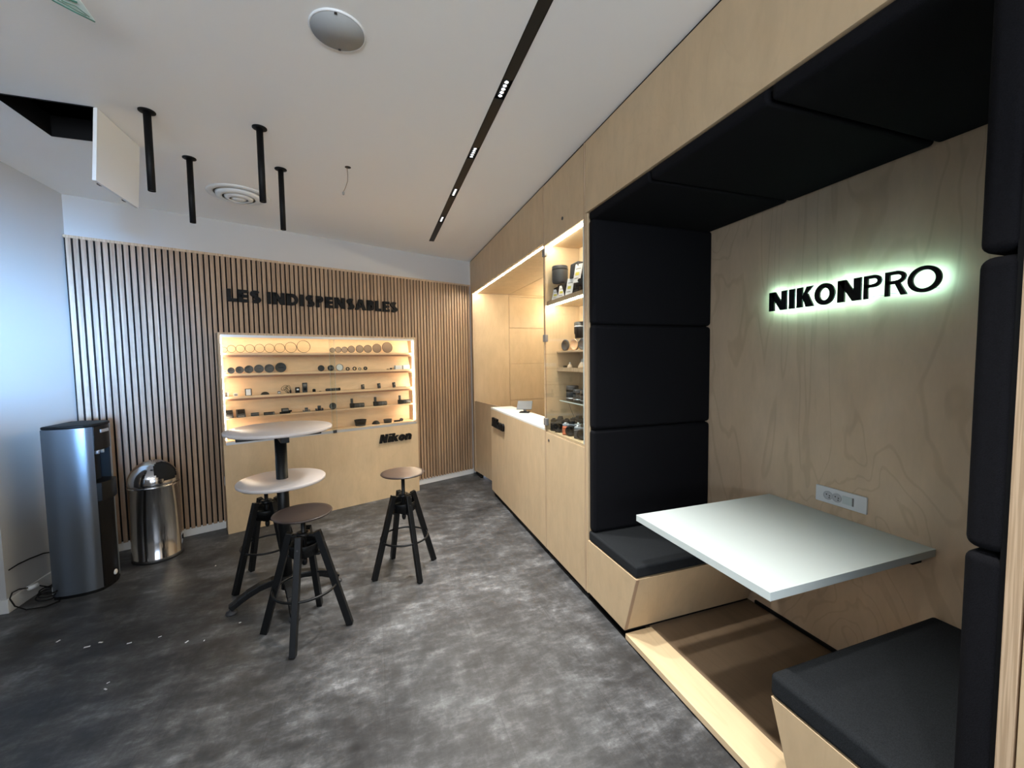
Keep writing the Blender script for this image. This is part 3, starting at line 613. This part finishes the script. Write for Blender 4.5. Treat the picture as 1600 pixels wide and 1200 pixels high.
for k, (y, hh, wd, lb) in enumerate(((2.655, .105, .1, 'tallest dark lens box on the glass shelf, left'), (2.545, .085, .1, 'middle dark lens box on the glass shelf'), (2.44, .085, .09, 'right dark lens box on the glass shelf'))):
    o = thing('lens_box', lb, 'box', (1.36, y, 1.206), 0, 'dark lens boxes on the glass shelf')
    MB().lathe([(.042, 0), (.045, .004), (.045, hh-.006), (.041, hh)], seg=28).build('barrel', DGREY, o); MB().lathe([(.0456, hh*.6), (.0456, hh*.78)], seg=28).build('focus_ring', BLKM, o); MB().lathe([(.0454, .012), (.0454, .018)], seg=28).build('silver_ring', ALU, o)
def camera(label, x, y, z, body, lr=.034, ll=.06, s=1.0, rz=0, top=ALU):
    o = thing('camera', label, 'camera', (x, y, z), rz, 'cameras on the floor of the glazed cabinet')
    MB().box(-.02*s, .02*s, -.066*s, .066*s, 0, .062*s).build('body', body, o, bevel=.006, seg=3)
    MB().box(-.018*s, .018*s, -.064*s, .064*s, .0625*s, .078*s).build('top_plate', top, o, bevel=.003)
    MB().prism([(-.02*s, -.02*s, .079*s), (-.02*s, .02*s, .079*s), (-.015*s, .013*s, .1*s), (-.015*s, -.013*s, .1*s)], (.034*s, 0, 0)).build('viewfinder_hump', top if top is not ALU else BLKM, o, bevel=.002)
    ln = MB().lathe([(lr*.9, .02), (lr, .03), (lr, .02+ll*.8), (lr*.94, .02+ll), (lr*.7, .02+ll), (lr*.5, .01+ll), (0, .008+ll)], (0, 0, .036*s), 32, (-1, 0, 0)).build('lens', BLKM, o)
    MB().lathe([(lr*1.03, .032), (lr*1.03, .045)], (0, 0, .036*s), 32, (-1, 0, 0)).build('focus_ring', DGREY, ln)
    for yy in (-.045, .045): MB().cyl((0, yy*s, .078*s), (0, yy*s, .086*s), .011*s, seg=18).build('dial', top, o)
    MB().box(-.03*s, -.02*s, .035*s, .062*s, .004, .058*s).build('grip', body, o, bevel=.004, seg=3)
camera('large black camera, leftmost on the cabinet floor', 1.295, 2.725, .9725, BLKM, .04, .065, 1.08, rz=.95, top=BLKM)
camera('black camera in front of the tan one on the cabinet floor', 1.43, 2.69, .9725, BLKM, .034, .06, 1.1, rz=.35, top=DGREY)
camera('camera with tan leather body on the cabinet floor', 1.30, 2.545, .9725, LEATH, .037, .042, 1.0, rz=.9)
camera('dark camera cut off by the cabinet frame on its floor, nearest', 1.31, 2.39, .9725, DGREY, .036, .04, 1.0, rz=.8)
for x, y, lb in ((1.46, 2.63, 'white price card behind the left cameras on the cabinet floor'), (1.44, 2.46, 'white price card above the tan camera on the cabinet floor'), (1.40, 2.36, 'white price card at the right of the cabinet floor')):
    card(lb, x, y, .9725, .11, tilt=-.3, w=.04)
tag(MB().tube([(1.30, 2.60, 1.198), (1.31, 2.575, 1.14), (1.325, 2.55, 1.085), (1.335, 2.54, 1.06)], .0012, 6).build('security_wire', BLKM), 'thin security wire hanging from the glass shelf to the cameras', 'wire')

# ---------------------------------------------------------------- seating booth
BY0, BY1, BX = .42, 2.193, 2.10
bo = thing('seating_booth', 'birch seating booth lined with black felt pads', 'booth', (0, 0, 0))
MB().box(A, A+.02, -1.2, BY1-.003, 2.365, 2.772).build('header_panel', PLY, bo, bevel=.001)
MB().box(BX, BX+.02, BY0, BY1, .0, 2.772).build('back_panel', PLYB, bo)
MB().box(A, BX-.001, BY1-.020, BY1-.002, .05, 2.36).build('side_panel', PLY, bo)
MB().box(A-.003, BX, BY0, BY0+.024, .0, 2.364).build('side_panel', EDGE, bo, bevel=.001)
MB().box(A, A+.02, -1.2, BY0-.004, .05, 2.36).build('outer_panel', PLY, bo, bevel=.001)
MB().box(A+.0205, BX, -1.2, BY1, 2.366, 2.38).build('soffit', PLY, bo)
MB().box(1.385, BX-.001, BY0+.025, BY1-.03, .005, .040).build('platform', PLYD, bo, bevel=.001)
MB().box(A+.006, 1.384, BY0+.025, 1.785, .012, .041).build('nosing', PLYN, bo, bevel=.001)
MB().box(A+.014, 1.38, -1.2, BY1, 0, .0115).build('plinth', BLKM, bo)
MB().box(BX-.012, BX-.001, .9, 1.75, .046, .064).build('plinth_strip', BLKM, bo)
zs = [2.318, 1.704, 1.078, .449]
for a, b in zip(zs, zs[1:]): MB().box(A+.006, BX-.004, 2.112, BY1-.021, b+.003, a-.003).build('wall_pad', FAB, bo, bevel=.022, seg=5)
for a, b in zip(zs, zs[1:]): MB().box(A-.002, BX-.004, BY0+.026, .512, b+.003, a-.003).build('wall_pad', FAB, bo, bevel=.022, seg=5)
for a, b in ((1.607, 2.168), (1.012, 1.603), (.447, 1.008)): MB().box(A+.006, BX-.004, a+.002, b-.002, 2.312, 2.364).build('ceiling_pad', FAB, bo, bevel=.016, seg=4)
MB().box(A+.02, BX-.001, 2.160, BY1-.0205, .45, 2.364).build('pad_backing', BLKM, bo)
MB().box(A+.004, BX-.001, BY0+.0245, .455, .46, 2.364).build('pad_backing', BLKM, bo)
MB().box(A+.0205, BX-.001, .46, 2.159, 2.350, 2.3655).build('pad_backing', BLKM, bo)
# benches
b1 = thing('bench', 'birch bench box with leaning side, left under the booth table', 'bench', (0, 0, 0))
pr = [(2.168, .062), (1.792, .062), (1.690, .384), (2.168, .384)]
MB().prism([(A+.018, y, z) for y, z in pr], (BX-A-.03, 0, 0)).build('box', PLY, b1)
pf = [(2.17, .058), (1.789, .058), (1.686, .386), (2.17, .386)]
MB().prism([(A, y, z) for y, z in pf], (.0175, 0, 0)).build('front_panel', PLY, b1, bevel=.001)
MB().prism([(A+.019, 1.789, .0585), (A+.019, 1.7865, .0585), (A+.019, 1.6835, .3865), (A+.019, 1.686, .3865)], (.865-.02, 0, 0)).build('side_facing', PLY, b1)
MB().prism([(A+.0008, 1.788, .0585), (A+.0008, 1.7845, .0585), (A+.0008, 1.6815, .3858), (A+.0008, 1.685, .3858)], (.017, 0, 0)).build('edge_strip', mat('ply_edge_dark', (158, 130, 104), .6), b1)
MB().box(A+.012, BX-.014, 1.797, 2.16, .041, .0575).build('plinth', BLKM, b1)
tag(MB().box(A+.002, BX-.006, 1.690, 2.168, .387, .449).build('seat_cushion', FABS, bevel=.013, seg=5), 'black felt seat cushion on the left booth bench', 'cushion')
b2 = thing('bench', 'birch bench box in the right foreground of the booth', 'bench', (0, 0, 0))
MB().prism([(A+.018, y, z) for y, z in ((.448, .062), (.852, .062), (.946, .372), (.448, .372))], (BX-A-.03, 0, 0)).build('box', PLY, b2)
MB().prism([(A, y, z) for y, z in ((.448, .058), (.855, .058), (.950, .374), (.448, .374))], (.0175, 0, 0)).build('front_panel', PLY, b2, bevel=.001)
MB().box(A+.012, BX-.014, .46, .835, .046, .0575).build('plinth', BLKM, b2)
tag(MB().box(A-.002, BX-.006, .516, .956,   .375, .456).build('seat_cushion', FABS, bevel=.018, seg=5), 'black felt seat cushion on the right foreground bench', 'cushion')
# wall table
wt = thing('wall_table', 'white rectangular table top fixed to the booth back wall', 'table', (0, 0, 0))
MB().box(1.210, BX-.001, .957, 1.680, .6945, .7255).build('tabletop', [LAM], wt, bevel=.0012)
MB().box(BX-.06, BX-.001, 1.0, 1.64, .65, .694).build('wall_bracket', BLKM, wt)
MB().box(1.45, BX-.06, 1.30, 1.34, .67, .694).build('support_rail', BLKM, wt)
# sockets
so = thing('wall_socket', 'white double wall socket plate above the booth table', 'socket', (BX, 1.309, .8175), -pi/2)
MB().box(-.112, .112, -.010, 0, -.039, .039).build('plate', PLAS, so, bevel=.002, seg=3)
for x in (-.052, -.012):
    r = MB().lathe([(.0215, .012), (.0215, .0135), (.018, .0135), (.0175, .0112), (0, .0112)], (x, 0, 0), 28, (0, -1, 0)).build('socket_outlet', mat('socket_grey', (190, 192, 194), .4), so)
    MB().cyl((x-.007, -.0110, .004), (x-.007, -.0122, .004), .0028, seg=12).cyl((x+.007, -.0110, .0), (x+.007, -.0122, .0), .0028, seg=12).cyl((x+.006, -.0110, -.010), (x+.006, -.0122, -.010), .0026, seg=12).build('pin_hole', BLKM, r)
MB().box(.012, .058, -.0125, -.010, -.019, .019).build('blank_module', LAM, so, bevel=.001); MB().box(.055, .060, -.0135, -.010, -.019, .019).build('module_edge', MGREY, so)

# backlit lettering in the booth
sg = thing('backlit_lettering', 'black NIKONPRO capitals glowing pale green on the booth back wall', 'sign', (BX-.046, 0, 1.747), -pi/2)
XS = [[1.673, 1.574], [1.561, 1.532], [1.520, 1.438], [1.432, 1.338], [1.327, 1.23], [1.22, 1.150], [1.141, 1.066], [1.064, .959]]
for ch, (a, b), t in zip('NIKONPRO', XS, (.030, .029, .029, .024, .030, .0165, .0165, .0165)):
    lo = letter(ch, a-b, .1, t, .010).build('letter', BLKM, sg, loc=(-a, 0, 0))
    letter(ch, a-b-.004, .096, max(t-.006, .009), .003).build('light_strip', LEDG, lo, loc=(.002, .0105, .002))
    for dx in (.25, .75): MB().cyl(((a-b)*dx, .01, .012), ((a-b)*dx, .0458, .012), .0012, seg=8).build('stand_off', ALU, lo)

# ---------------------------------------------------------------- ceiling things
tk = thing('lighting_track', 'long black recessed lighting track in the ceiling', 'lighting track', (.622, 0, H))
MB().box(-.0255, .0255, -1.2, 4.464, .045, .05).box(-.0255, -.0235, -1.2, 4.464, -.003, .045).box(.0235, .0255, -1.2, 4.464, -.003, .045).box(-.0235, .0235, 4.462, 4.464, -.003, .045).build('channel', BLKM, tk)
def cover(y0, y1): MB().box(-.0233, .0233, y0, y1, -.002, .003).build('cover', BLK, tk)
ys = list(MODS)
prev = -1.2
for y in ys: cover(prev, y-.072); prev = y+.072
cover(prev, 4.46)
words = {1.91: 'lit track spotlight module nearest the camera', 2.53: 'second lit track spotlight module from the camera', 3.15: 'third track spotlight module from the camera, dim', 3.77: 'farthest track spotlight module, near the back wall'}
for y in ys:
    o = thing('track_spotlight', words.get(y, 'track spotlight module, '+{-.59: 'farthest behind', .02: 'directly above', .63: 'just ahead of and above', 1.24: 'a step ahead of and above'}.get(y, '')+' the camera'), 'spotlight', (.622, y, H), 0, 'spotlights in the ceiling track')
    MB().box(-.0215, .0215, -.07, .07, .009, .024).build('housing', BLKM, o)
    for k in range(5):
        c = MB().lathe([(.0115, -.001), (.0115, .0085), (.0085, .0085), (.0095, -.001)], (0, -.05+.025*k, 0), 20, closed=True).build('reflector', ALU, o)
        MB().cyl((0, -.05+.025*k,   .0074), (0, -.05+.025*k, .0084), .008, seg=16).build('led', LEDS, c)
sp = thing('ceiling_speaker', 'round grey ceiling loudspeaker with a white rim', 'speaker', (-.093, 1.775, H))
MB().lathe([(.103, 0), (.103, -.003), (.100, -.0075), (.0975, -.0075), (.0975, 0)], seg=56, closed=True).build('rim', PLAS, sp)
MB().lathe([(.097, 0), (.097, -.0075), (0, -.0078)], seg=56).build('grille', GREY, sp)
MB().box(-.005, .005, .088, .097, -.009, -.0075).box(-.005, .005, -.097, -.088, -.009, -.0075).build('clip', DGREY, sp)
vt = thing('air_diffuser', 'round white ceiling air diffuser with nested cones', 'air vent', (-.935, 3.665, H))
MB().lathe([(.205, 0), (.20, -.006), (.168, -.012), (.160, -.004), (.160, 0)], seg=56, closed=True).build('outer_ring', PLAS, vt)
MB().lathe([(.150, -.004), (.146, -.02), (.110, -.030), (.106, -.026), (.142, -.004)], seg=48, closed=True).build('cone_ring', PLAS, vt)
MB().lathe([(.096, -.006), (.092, -.028), (.064, -.040), (.060, -.036), (.088, -.006)], seg=48, closed=True).build('cone_ring', PLAS, vt)
MB().lathe([(.05, -.006), (.05, -.032), (.03, -.042), (0, -.044)], seg=40).build('centre_disc', PLAS, vt)
MB().lathe([(.159, -.0012), (.0, -.0013)], seg=40).build('dark_throat', MGREY, vt)
for k, (x, y) in enumerate(((-1.05, 2.61), (-1.05, 3.11), (-.552, 2.61), (-.546, 3.11))):
    lb = ('front left', 'rear left', 'front right', 'rear right')[k]+' of four black tubes hanging from the ceiling'
    o = thing('hanging_tube', lb, 'ceiling tube', (x, y, H), 0, 'black tubes hanging from the ceiling')
    MB().lathe([(.036, 0), (.036, -.004), (.018, -.006)], seg=36).build('ceiling_rose', BLKM, o)
    MB().lathe([(.0165, -.004), (.0165, -.395), (.0145, -.395), (.0145, -.006)], seg=28, closed=True).build('tube', BLKM, o)
    MB().cyl((0, 0, -.39), (0, 0, -.387), .0144, seg=20).build('end_plug', DGREY, o)
hf = thing('access_hatch', 'open white ceiling access hatch flap hanging from its opening', 'hatch', (HX1, (HY0+HY1)/2, H))
MB().box(-.006, .010, -.195, .195, -.358, -.001).build('flap', PLAS, hf, bevel=.001, rot=(0, R(4), 0))
MB().box(-.0025, -.0002, -.193, .193, -.004, .11).box(-.388, -.3855, -.193, .193, -.004, .11).box(-.386, -.002, -.195, -.1925, -.004, .11).box(-.386, -.002, .1925, .195, -.004, .11).build('frame', BLKM, hf)
for y in (-.1, .12): MB().box(-.03, -.006, y-.012, y+.012, -.35, -.335).build('latch', DGREY, hf, rot=(0, R(4), 0))
dt = thing('flexible_duct', 'dark flexible duct inside the open ceiling hatch', 'duct', (0, 0, 0))
m = MB(); m.tube([(-2.05, 2.5+.9*i/30, 3.12+.1*sin(i/30*pi)) for i in range(31)], .13, 20); m.build('hose', RUB, dt)
for i in range(14): 
    m = MB(); m.lathe([(.131, 0), (.136, .006), (.131, .012)], (-2.05+0*i, 2.52+.065*i, 3.12+.1*sin((.02+.065*i)/.9*pi)), 20, (0, 1, 0)); m.build('hose_rib', DGREY, dt)
cb = thing('loose_ceiling_wire', 'thin wire with a small pale connector hanging from a ceiling hole', 'wire', (-.129, 2.952, H))
MB().tube([(0, 0, 0), (.003, 0, -.05), (.001, 0, -.09), (-.012, 0, -.13), (-.026, 0, -.162)], .0018, 6).build('cable', mat('bronze_wire', (118, 98, 70), .5), cb)
MB().lathe([(.003, .0), (.008, -.006), (.006, -.02), (0, -.026)], (-.028, 0, -.16), 14).build('connector', mat('grey_connector', (150, 146, 138), .5), cb)
MB().lathe([(.019, -.0015), (.019, -.0005)], (0.006, 0, 0), 24).build('hole', mat('ceiling_hole', (40, 34, 30), .8), cb)
# emergency sign plate at the top left
GRN = mat('sign_green', (72, 128, 112), .4); MINT = mat('sign_mint', (226, 242, 238), .3)
es = thing('emergency_sign', 'pale green and white acrylic emergency sign hanging at the top left', 'sign', (-.885, 1.873, 2.70), 0)
MB().prism([(0, 0, 0), (-.075, -.065, 0), (-.115, -.16, .006), (-.03, -.22, .012), (.004, -.10, .006)], (0, 0, .004)).build('plate', MINT, es)
def st(p, wd): 
    m = MB(); m.tube([(x, y, -.001+z) for x, y, z in p], wd, 6); return m
st([(0, 0, 0), (-.038, -.03, 0), (-.075, -.065, 0), (-.115, -.16, .006)], .0024).build('border', GRN, es)
st([(-.012, -.022, 0), (-.04, -.052, 0), (-.062, -.075, 0), (-.09, -.15, .004)], .0012).build('border', GRN, es)
st([(-.005, -.02, 0), (-.02, -.06, 0), (-.05, -.072, .001)], .0012).build('pictogram', GRN, es)
st([(-.008, -.075, .003), (-.035, -.085, .003), (-.055, -.10, .004)], .003).build('pictogram', GRN, es)
MB().cyl((-.06, -.17, .01), (-.06, -.17, H-2.70), .003, seg=8).build('suspension_rod', ALU, es)

# ---------------------------------------------------------------- bar stools
def make_stool(label, loc, rz, seat_z):
    o = thing('bar_stool', label, 'stool', loc, rz, 'black swivel bar stools')
    MB().lathe([(0, seat_z-.014), (.12, seat_z-.014), (.148, seat_z-.010), (.153, seat_z-.004), (.150, seat_z), (.13, seat_z-.001), (0, seat_z-.004)], seg=56).build('seat', SEAT, o)
    MB().cyl((0, 0, seat_z-.03), (0, 0, seat_z-.0145), .045, seg=28).build('seat_flange', BLK, o)
    MB().cyl((0, 0, .385), (0, 0, seat_z-.03), .0125, seg=18).build('spindle', BLK, o)
    MB().lathe([(0, .372), (.010, .375), (.0145, .388), (.0145, .405), (.0126, .41)], seg=18).build('spindle_tip', BLK, o)
    for zz, ll in ((.545, .062), (.436, .085)):
        m = MB()
        for a in (0, pi/2): d = Vector((cos(a), sin(a), 0)); m.bar(d*-ll+Vector((0, 0, zz)), d*ll+Vector((0, 0, zz)), .03, .012)
        m.build('cross_bracket', BLK, o, bevel=.002)
    MB().lathe([(.0128, .535), (.034, .535), (.034, .562), (.0128, .562)], seg=24, closed=True).build('upper_collar', BLK, o)
    MB().lathe([(.0128, .42), (.03, .42), (.03, .452), (.0128, .452)], seg=24, closed=True).build('lower_collar', BLK, o)
    MB().lathe([(.072, .445), (.0735, .44), (.0765, .50), (.075, .505)], seg=36, closed=True).build('outer_band', BLK, o)
    for k in range(4):
        a = k*pi/2; d = Vector((cos(a), sin(a), 0)); tng = Vector((-sin(a), cos(a), 0))
        m = MB(); p0 = d*.228; p1 = d*.072+Vector((0, 0, .562)); m.bar(p0+Vector((0, 0, 0.003)), p1, .030, .036, up=d, w1=.032, h1=.034)
        lg_ = m.build('leg', BLK, o, bevel=.002)
        MB().cyl(d*.098+Vector((0, 0, .50)), d*.1075+Vector((0, 0, .502)), .0045, seg=12).build('bolt', DGREY, lg_)
    MB().tube([(.163*cos(a), .163*sin(a), .25) for a in [2*pi*i/56 for i in range(56)]], .007, 10, True).build('foot_ring', BLK, o)
    return o
make_stool('black bar stool nearest the camera, in front of the tall table', (-.403, 2.474, 0), R(-9.4), .674)
make_stool('black bar stool standing alone to the right, before the display case', (.168, 2.956, 0), R(20.6), .715)
make_stool('black bar stool behind the tall table column, seat under the lower disc', (-.735, 3.16, 0), R(43), .660)

# tall two-tier table
tb = thing('bar_table', 'tall two-tier table with two round white tops on a black column', 'table', (-.575, 2.874, 0), R(17))
MB().lathe([(0, 1.076), (.290, 1.076), (.298, 1.079), (.300, 1.084), (.300, 1.095), (.297, 1.098), (0, 1.0985)], seg=72).build('upper_tabletop', TOPW, tb)
MB().lathe([(.037, .752), (.243, .752), (.249, .756), (.250, .770), (.246, .774), (.037, .7742)], seg=72).build('lower_tabletop', TOPW, tb)
MB().cyl((0, 0, .06), (0, 0, 1.05), .034, seg=36).build('column', BLK, tb)
m = MB(); m.bar((-.235, 0, 1.055), (.235, 0, 1.055), .045, .04); m.bar((0, -.235, 1.055), (0, .235, 1.055), .045, .04); m.build('support_cross', BLK, tb, bevel=.003)
MB().lathe([(.034, .735), (.06, .74), (.06, .7515), (.034, .7515)], seg=32, closed=True).build('clamp_collar', BLK, tb)
for k in range(4):
    a = k*pi/2; d = Vector((cos(a), sin(a), 0)); m = MB(); pts = [(0.02, .128), (.08, .128), (.15, .115), (.21, .09), (.26, .062), (.30, .036)]
    for (r0_, z0_), (r1_, z1_) in zip(pts, pts[1:]): m.bar(d*r0_+Vector((0, 0, z0_)), d*(r1_+.006)+Vector((0, 0, z1_)), .058-.04*r0_, .042-.03*r0_)
    lg_ = m.build('leg', BLK, tb, bevel=.004, seg=3)
    MB().lathe([(.031, 0), (.033, .006), (.028, .016), (.013, .019), (.013, .032)], d*.298, 28).build('levelling_foot', ALU if k in () else DGREY, lg_)

# ---------------------------------------------------------------- water cooler
wc = thing('water_cooler', 'tall silver and black water cooler by the left wall', 'water cooler', (-1.87, 3.47, 0))
def foot(a): return a
def curve(pts, n=7):
    P = [Vector((*p, 0)) for p in pts]; P = [P[0]*2-P[1]]+P+[P[-1]*2-P[-2]]; out = []
    for a, b, c, d in zip(P, P[1:], P[2:], P[3:]):
        for i in range(n):
            t = i/n; out.append(.5*(2*b+(c-a)*t+(2*a-5*b+4*c-d)*t*t+(3*b-a-3*c+d)*t**3))
    return [(p.x, p.y) for p in out]+[pts[-1]]
side = curve([(-.130, -.125), (-.06, -.136), (.02, -.128), (.075, -.108), (.106, -.082)])
side2 = [(x, .025-y) for x, y in side]
def shell(pts, z0, z1, mname, mm, inner): 
    m = MB(); m.prism([(x, y, z0) for x, y in pts]+[(x, y, z0) for x, y in inner], (0, 0, z1-z0)); o = m.build(mname, mm, wc)
    for p in o.data.polygons: p.use_smooth = abs(p.normal.z) < .5
    o.modifiers.new('e', 'EDGE_SPLIT').split_angle = R(30); return o
shell(side, .02, 1.10, 'side_panel', SILV, [(.100, -.07), (.02, -.112), (-.06, -.12), (-.130, -.11)])
shell(side2, .02, 1.10, 'side_panel', SILV, [(.100, .098), (.02, .137), (-.06, .145), (-.130, .135)])
body = [(-.128, -.108), (-.06, -.118), (.02, -.11), (.100, -.069)]+curve([(.104, -.068), (.117, -.02), (.121, .015), (.117, .05), (.104, .097)], 5)+[(.02, .135), (-.06, .143), (-.128, .133)]
m = MB(); m.prism([(x, y, .01) for x, y in body], (0, 0, .69)); m.build('front_panel', BLKM, wc, bevel=.003)
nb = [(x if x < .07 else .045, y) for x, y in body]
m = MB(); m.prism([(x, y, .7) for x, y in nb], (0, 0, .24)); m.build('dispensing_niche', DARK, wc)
m = MB(); m.prism([(x, y, .94) for x, y in body], (0, 0, .16)); m.build('control_head', BLK, wc, bevel=.003)
MB().box(.115, .1225, -.025, .055, 1.055, 1.075).build('display', ALU, wc)
MB().cyl((.085, -.01, .94), (.085, -.01, .91), .012, seg=16).cyl((.085, .04, .94), (.085, .04, .91), .012, seg=16).build('tap', ALU, wc)
m = MB(); m.prism([(x*1.0+(.022 if x > .08 else 0), y, .60) for x, y in body if x > .0], (0, 0, .125)); m.build('drip_tray', BLK, wc, bevel=.006, seg=3)
MB().lathe([(.018, 0), (.018, .006), (.012, .010), (0, .011)], (.119, .02, .072), 24, (1, 0, 0)).build('drain_knob', PLAS, wc)
out = side+[(.12, -.03), (.125, .015), (.12, .06)]+side2[::-1]
m = MB(); m.prism([(x, y, 1.101) for x, y in out], (0, 0, .020)); m.build('top_cap', BLKM, wc, bevel=.008, seg=3)
m = MB(); m.prism([(x*.985, y*.985, 0) for x, y in out], (0, 0, .019)); m.build('base', BLKM, wc)
MB().box(-.122, -.085, -.1345, -.1305, .035, .085).build('sticker', LAMG, wc, rot=(0, 0, -.10))
# bin
bn = thing('waste_bin', 'polished steel domed waste bin with a round black mouth', 'bin', (-1.66, 3.86, 0))
MB().lathe([(.150, .0), (.156, .004), (.156, .03), (.154, .033), (.154, .565), (.157, .568), (.157, .578), (.155, .58)], seg=64).build('body', STEEL, bn)
m = MB(); prof = [(.155, .581)]+[(.155*cos(a), .60+.165*sin(a)) for a in [R(v) for v in range(0, 90, 6)]]+[(.0, .765)]
m.lathe(prof, seg=72)
cdir = Vector((cos(R(-28))*cos(R(36)), sin(R(-28))*cos(R(36)), sin(R(36))))
kill = [f for f in m.bm.faces if (f.calc_center_median()-Vector((0, 0, .60))).length > .1 and (f.calc_center_median()-Vector((0, 0, .60))).normalized().dot(cdir) > cos(R(31)) and f.calc_center_median().z > .625]
bmesh.ops.delete(m.bm, geom=kill, context='FACES'); m.build('dome_lid', STEEL, bn)
MB().lathe([(.148*cos(a), .602+.157*sin(a)) for a in [R(v) for v in range(0, 90, 8)]]+[(0, .759)], seg=48).build('mouth_flap', DARK, bn)
MB().lathe([(.157, .0), (.157, .012), (.150, .012)], seg=56).build('base_ring', RUB, bn)
MB().box(.154, .160, -.02, .02, .10, .13).build('rear_hinge', BLKM, bn, rot=(0, 0, R(20)))
# power lead on the left wall and floor
pc = thing('power_lead', 'black power lead looping along the skirting to a white plug behind the water cooler', 'cable', (0, 0, 0))
MB().tube([(-1.99, 3.60, .20), (-2.10, 3.62, .222), (-2.160, 3.56, .24), (-2.162, 3.45, .255), (-2.162, 3.36, .262), (-2.162, 3.29, .258)], .004, 8).build('cable', BLKM, pc)
pts = [(-1.99, 3.42, .03), (-2.05, 3.40, .07), (-2.10, 3.385, .10)]
MB().tube(pts, .004, 8).build('cable', BLKM, pc)
MB().tube([(-2.12, 3.36, .10), (-2.13, 3.30, .125), (-2.13, 3.25, .13), (-2.12, 3.215, .11), (-2.10, 3.215, .06), (-2.06, 3.23, .02), (-1.99, 3.26, .006), (-1.95, 3.31, .006), (-1.98, 3.36, .02)], .0038, 8).build('cable', BLKM, pc)
m = MB()
for k in range(3): m.tube([(-2.03+.035*cos(a)+.01*k, 3.33+.05*sin(a), .02+.02*k+.03*abs(sin(a/2))) for a in [2*pi*i/24 for i in range(24)]], .004, 8, True)
m.build('cable_coil', BLKM, pc)
MB().cyl((-2.095, 3.39, .10), (-2.125, 3.355, .095), .016, .013, seg=20).build('plug', PLAS, pc)
# small crumbs of packing on the floor
for x, y in ((-1.17, 2.68), (-1.303, 2.674), (-1.01, 2.579), (-.924, 2.559), (-1.168, 3.509), (-.786, 2.67), (-1.23, 2.32), (-1.242, 2.365), (-1.456, 2.735), (-1.685, 2.828), (-1.503, 2.715)):
    s = random.uniform(.003, .008); tag(MB().box(-s*1.6, s*1.6, -s*.6, s*.6, 0, .0015).build('paper_crumb', CARD, None, (x, y, .0002), random.uniform(0, 3)), 'tiny white crumb lying on the dark floor left of the tall table', 'crumb', 'white crumbs on the floor')
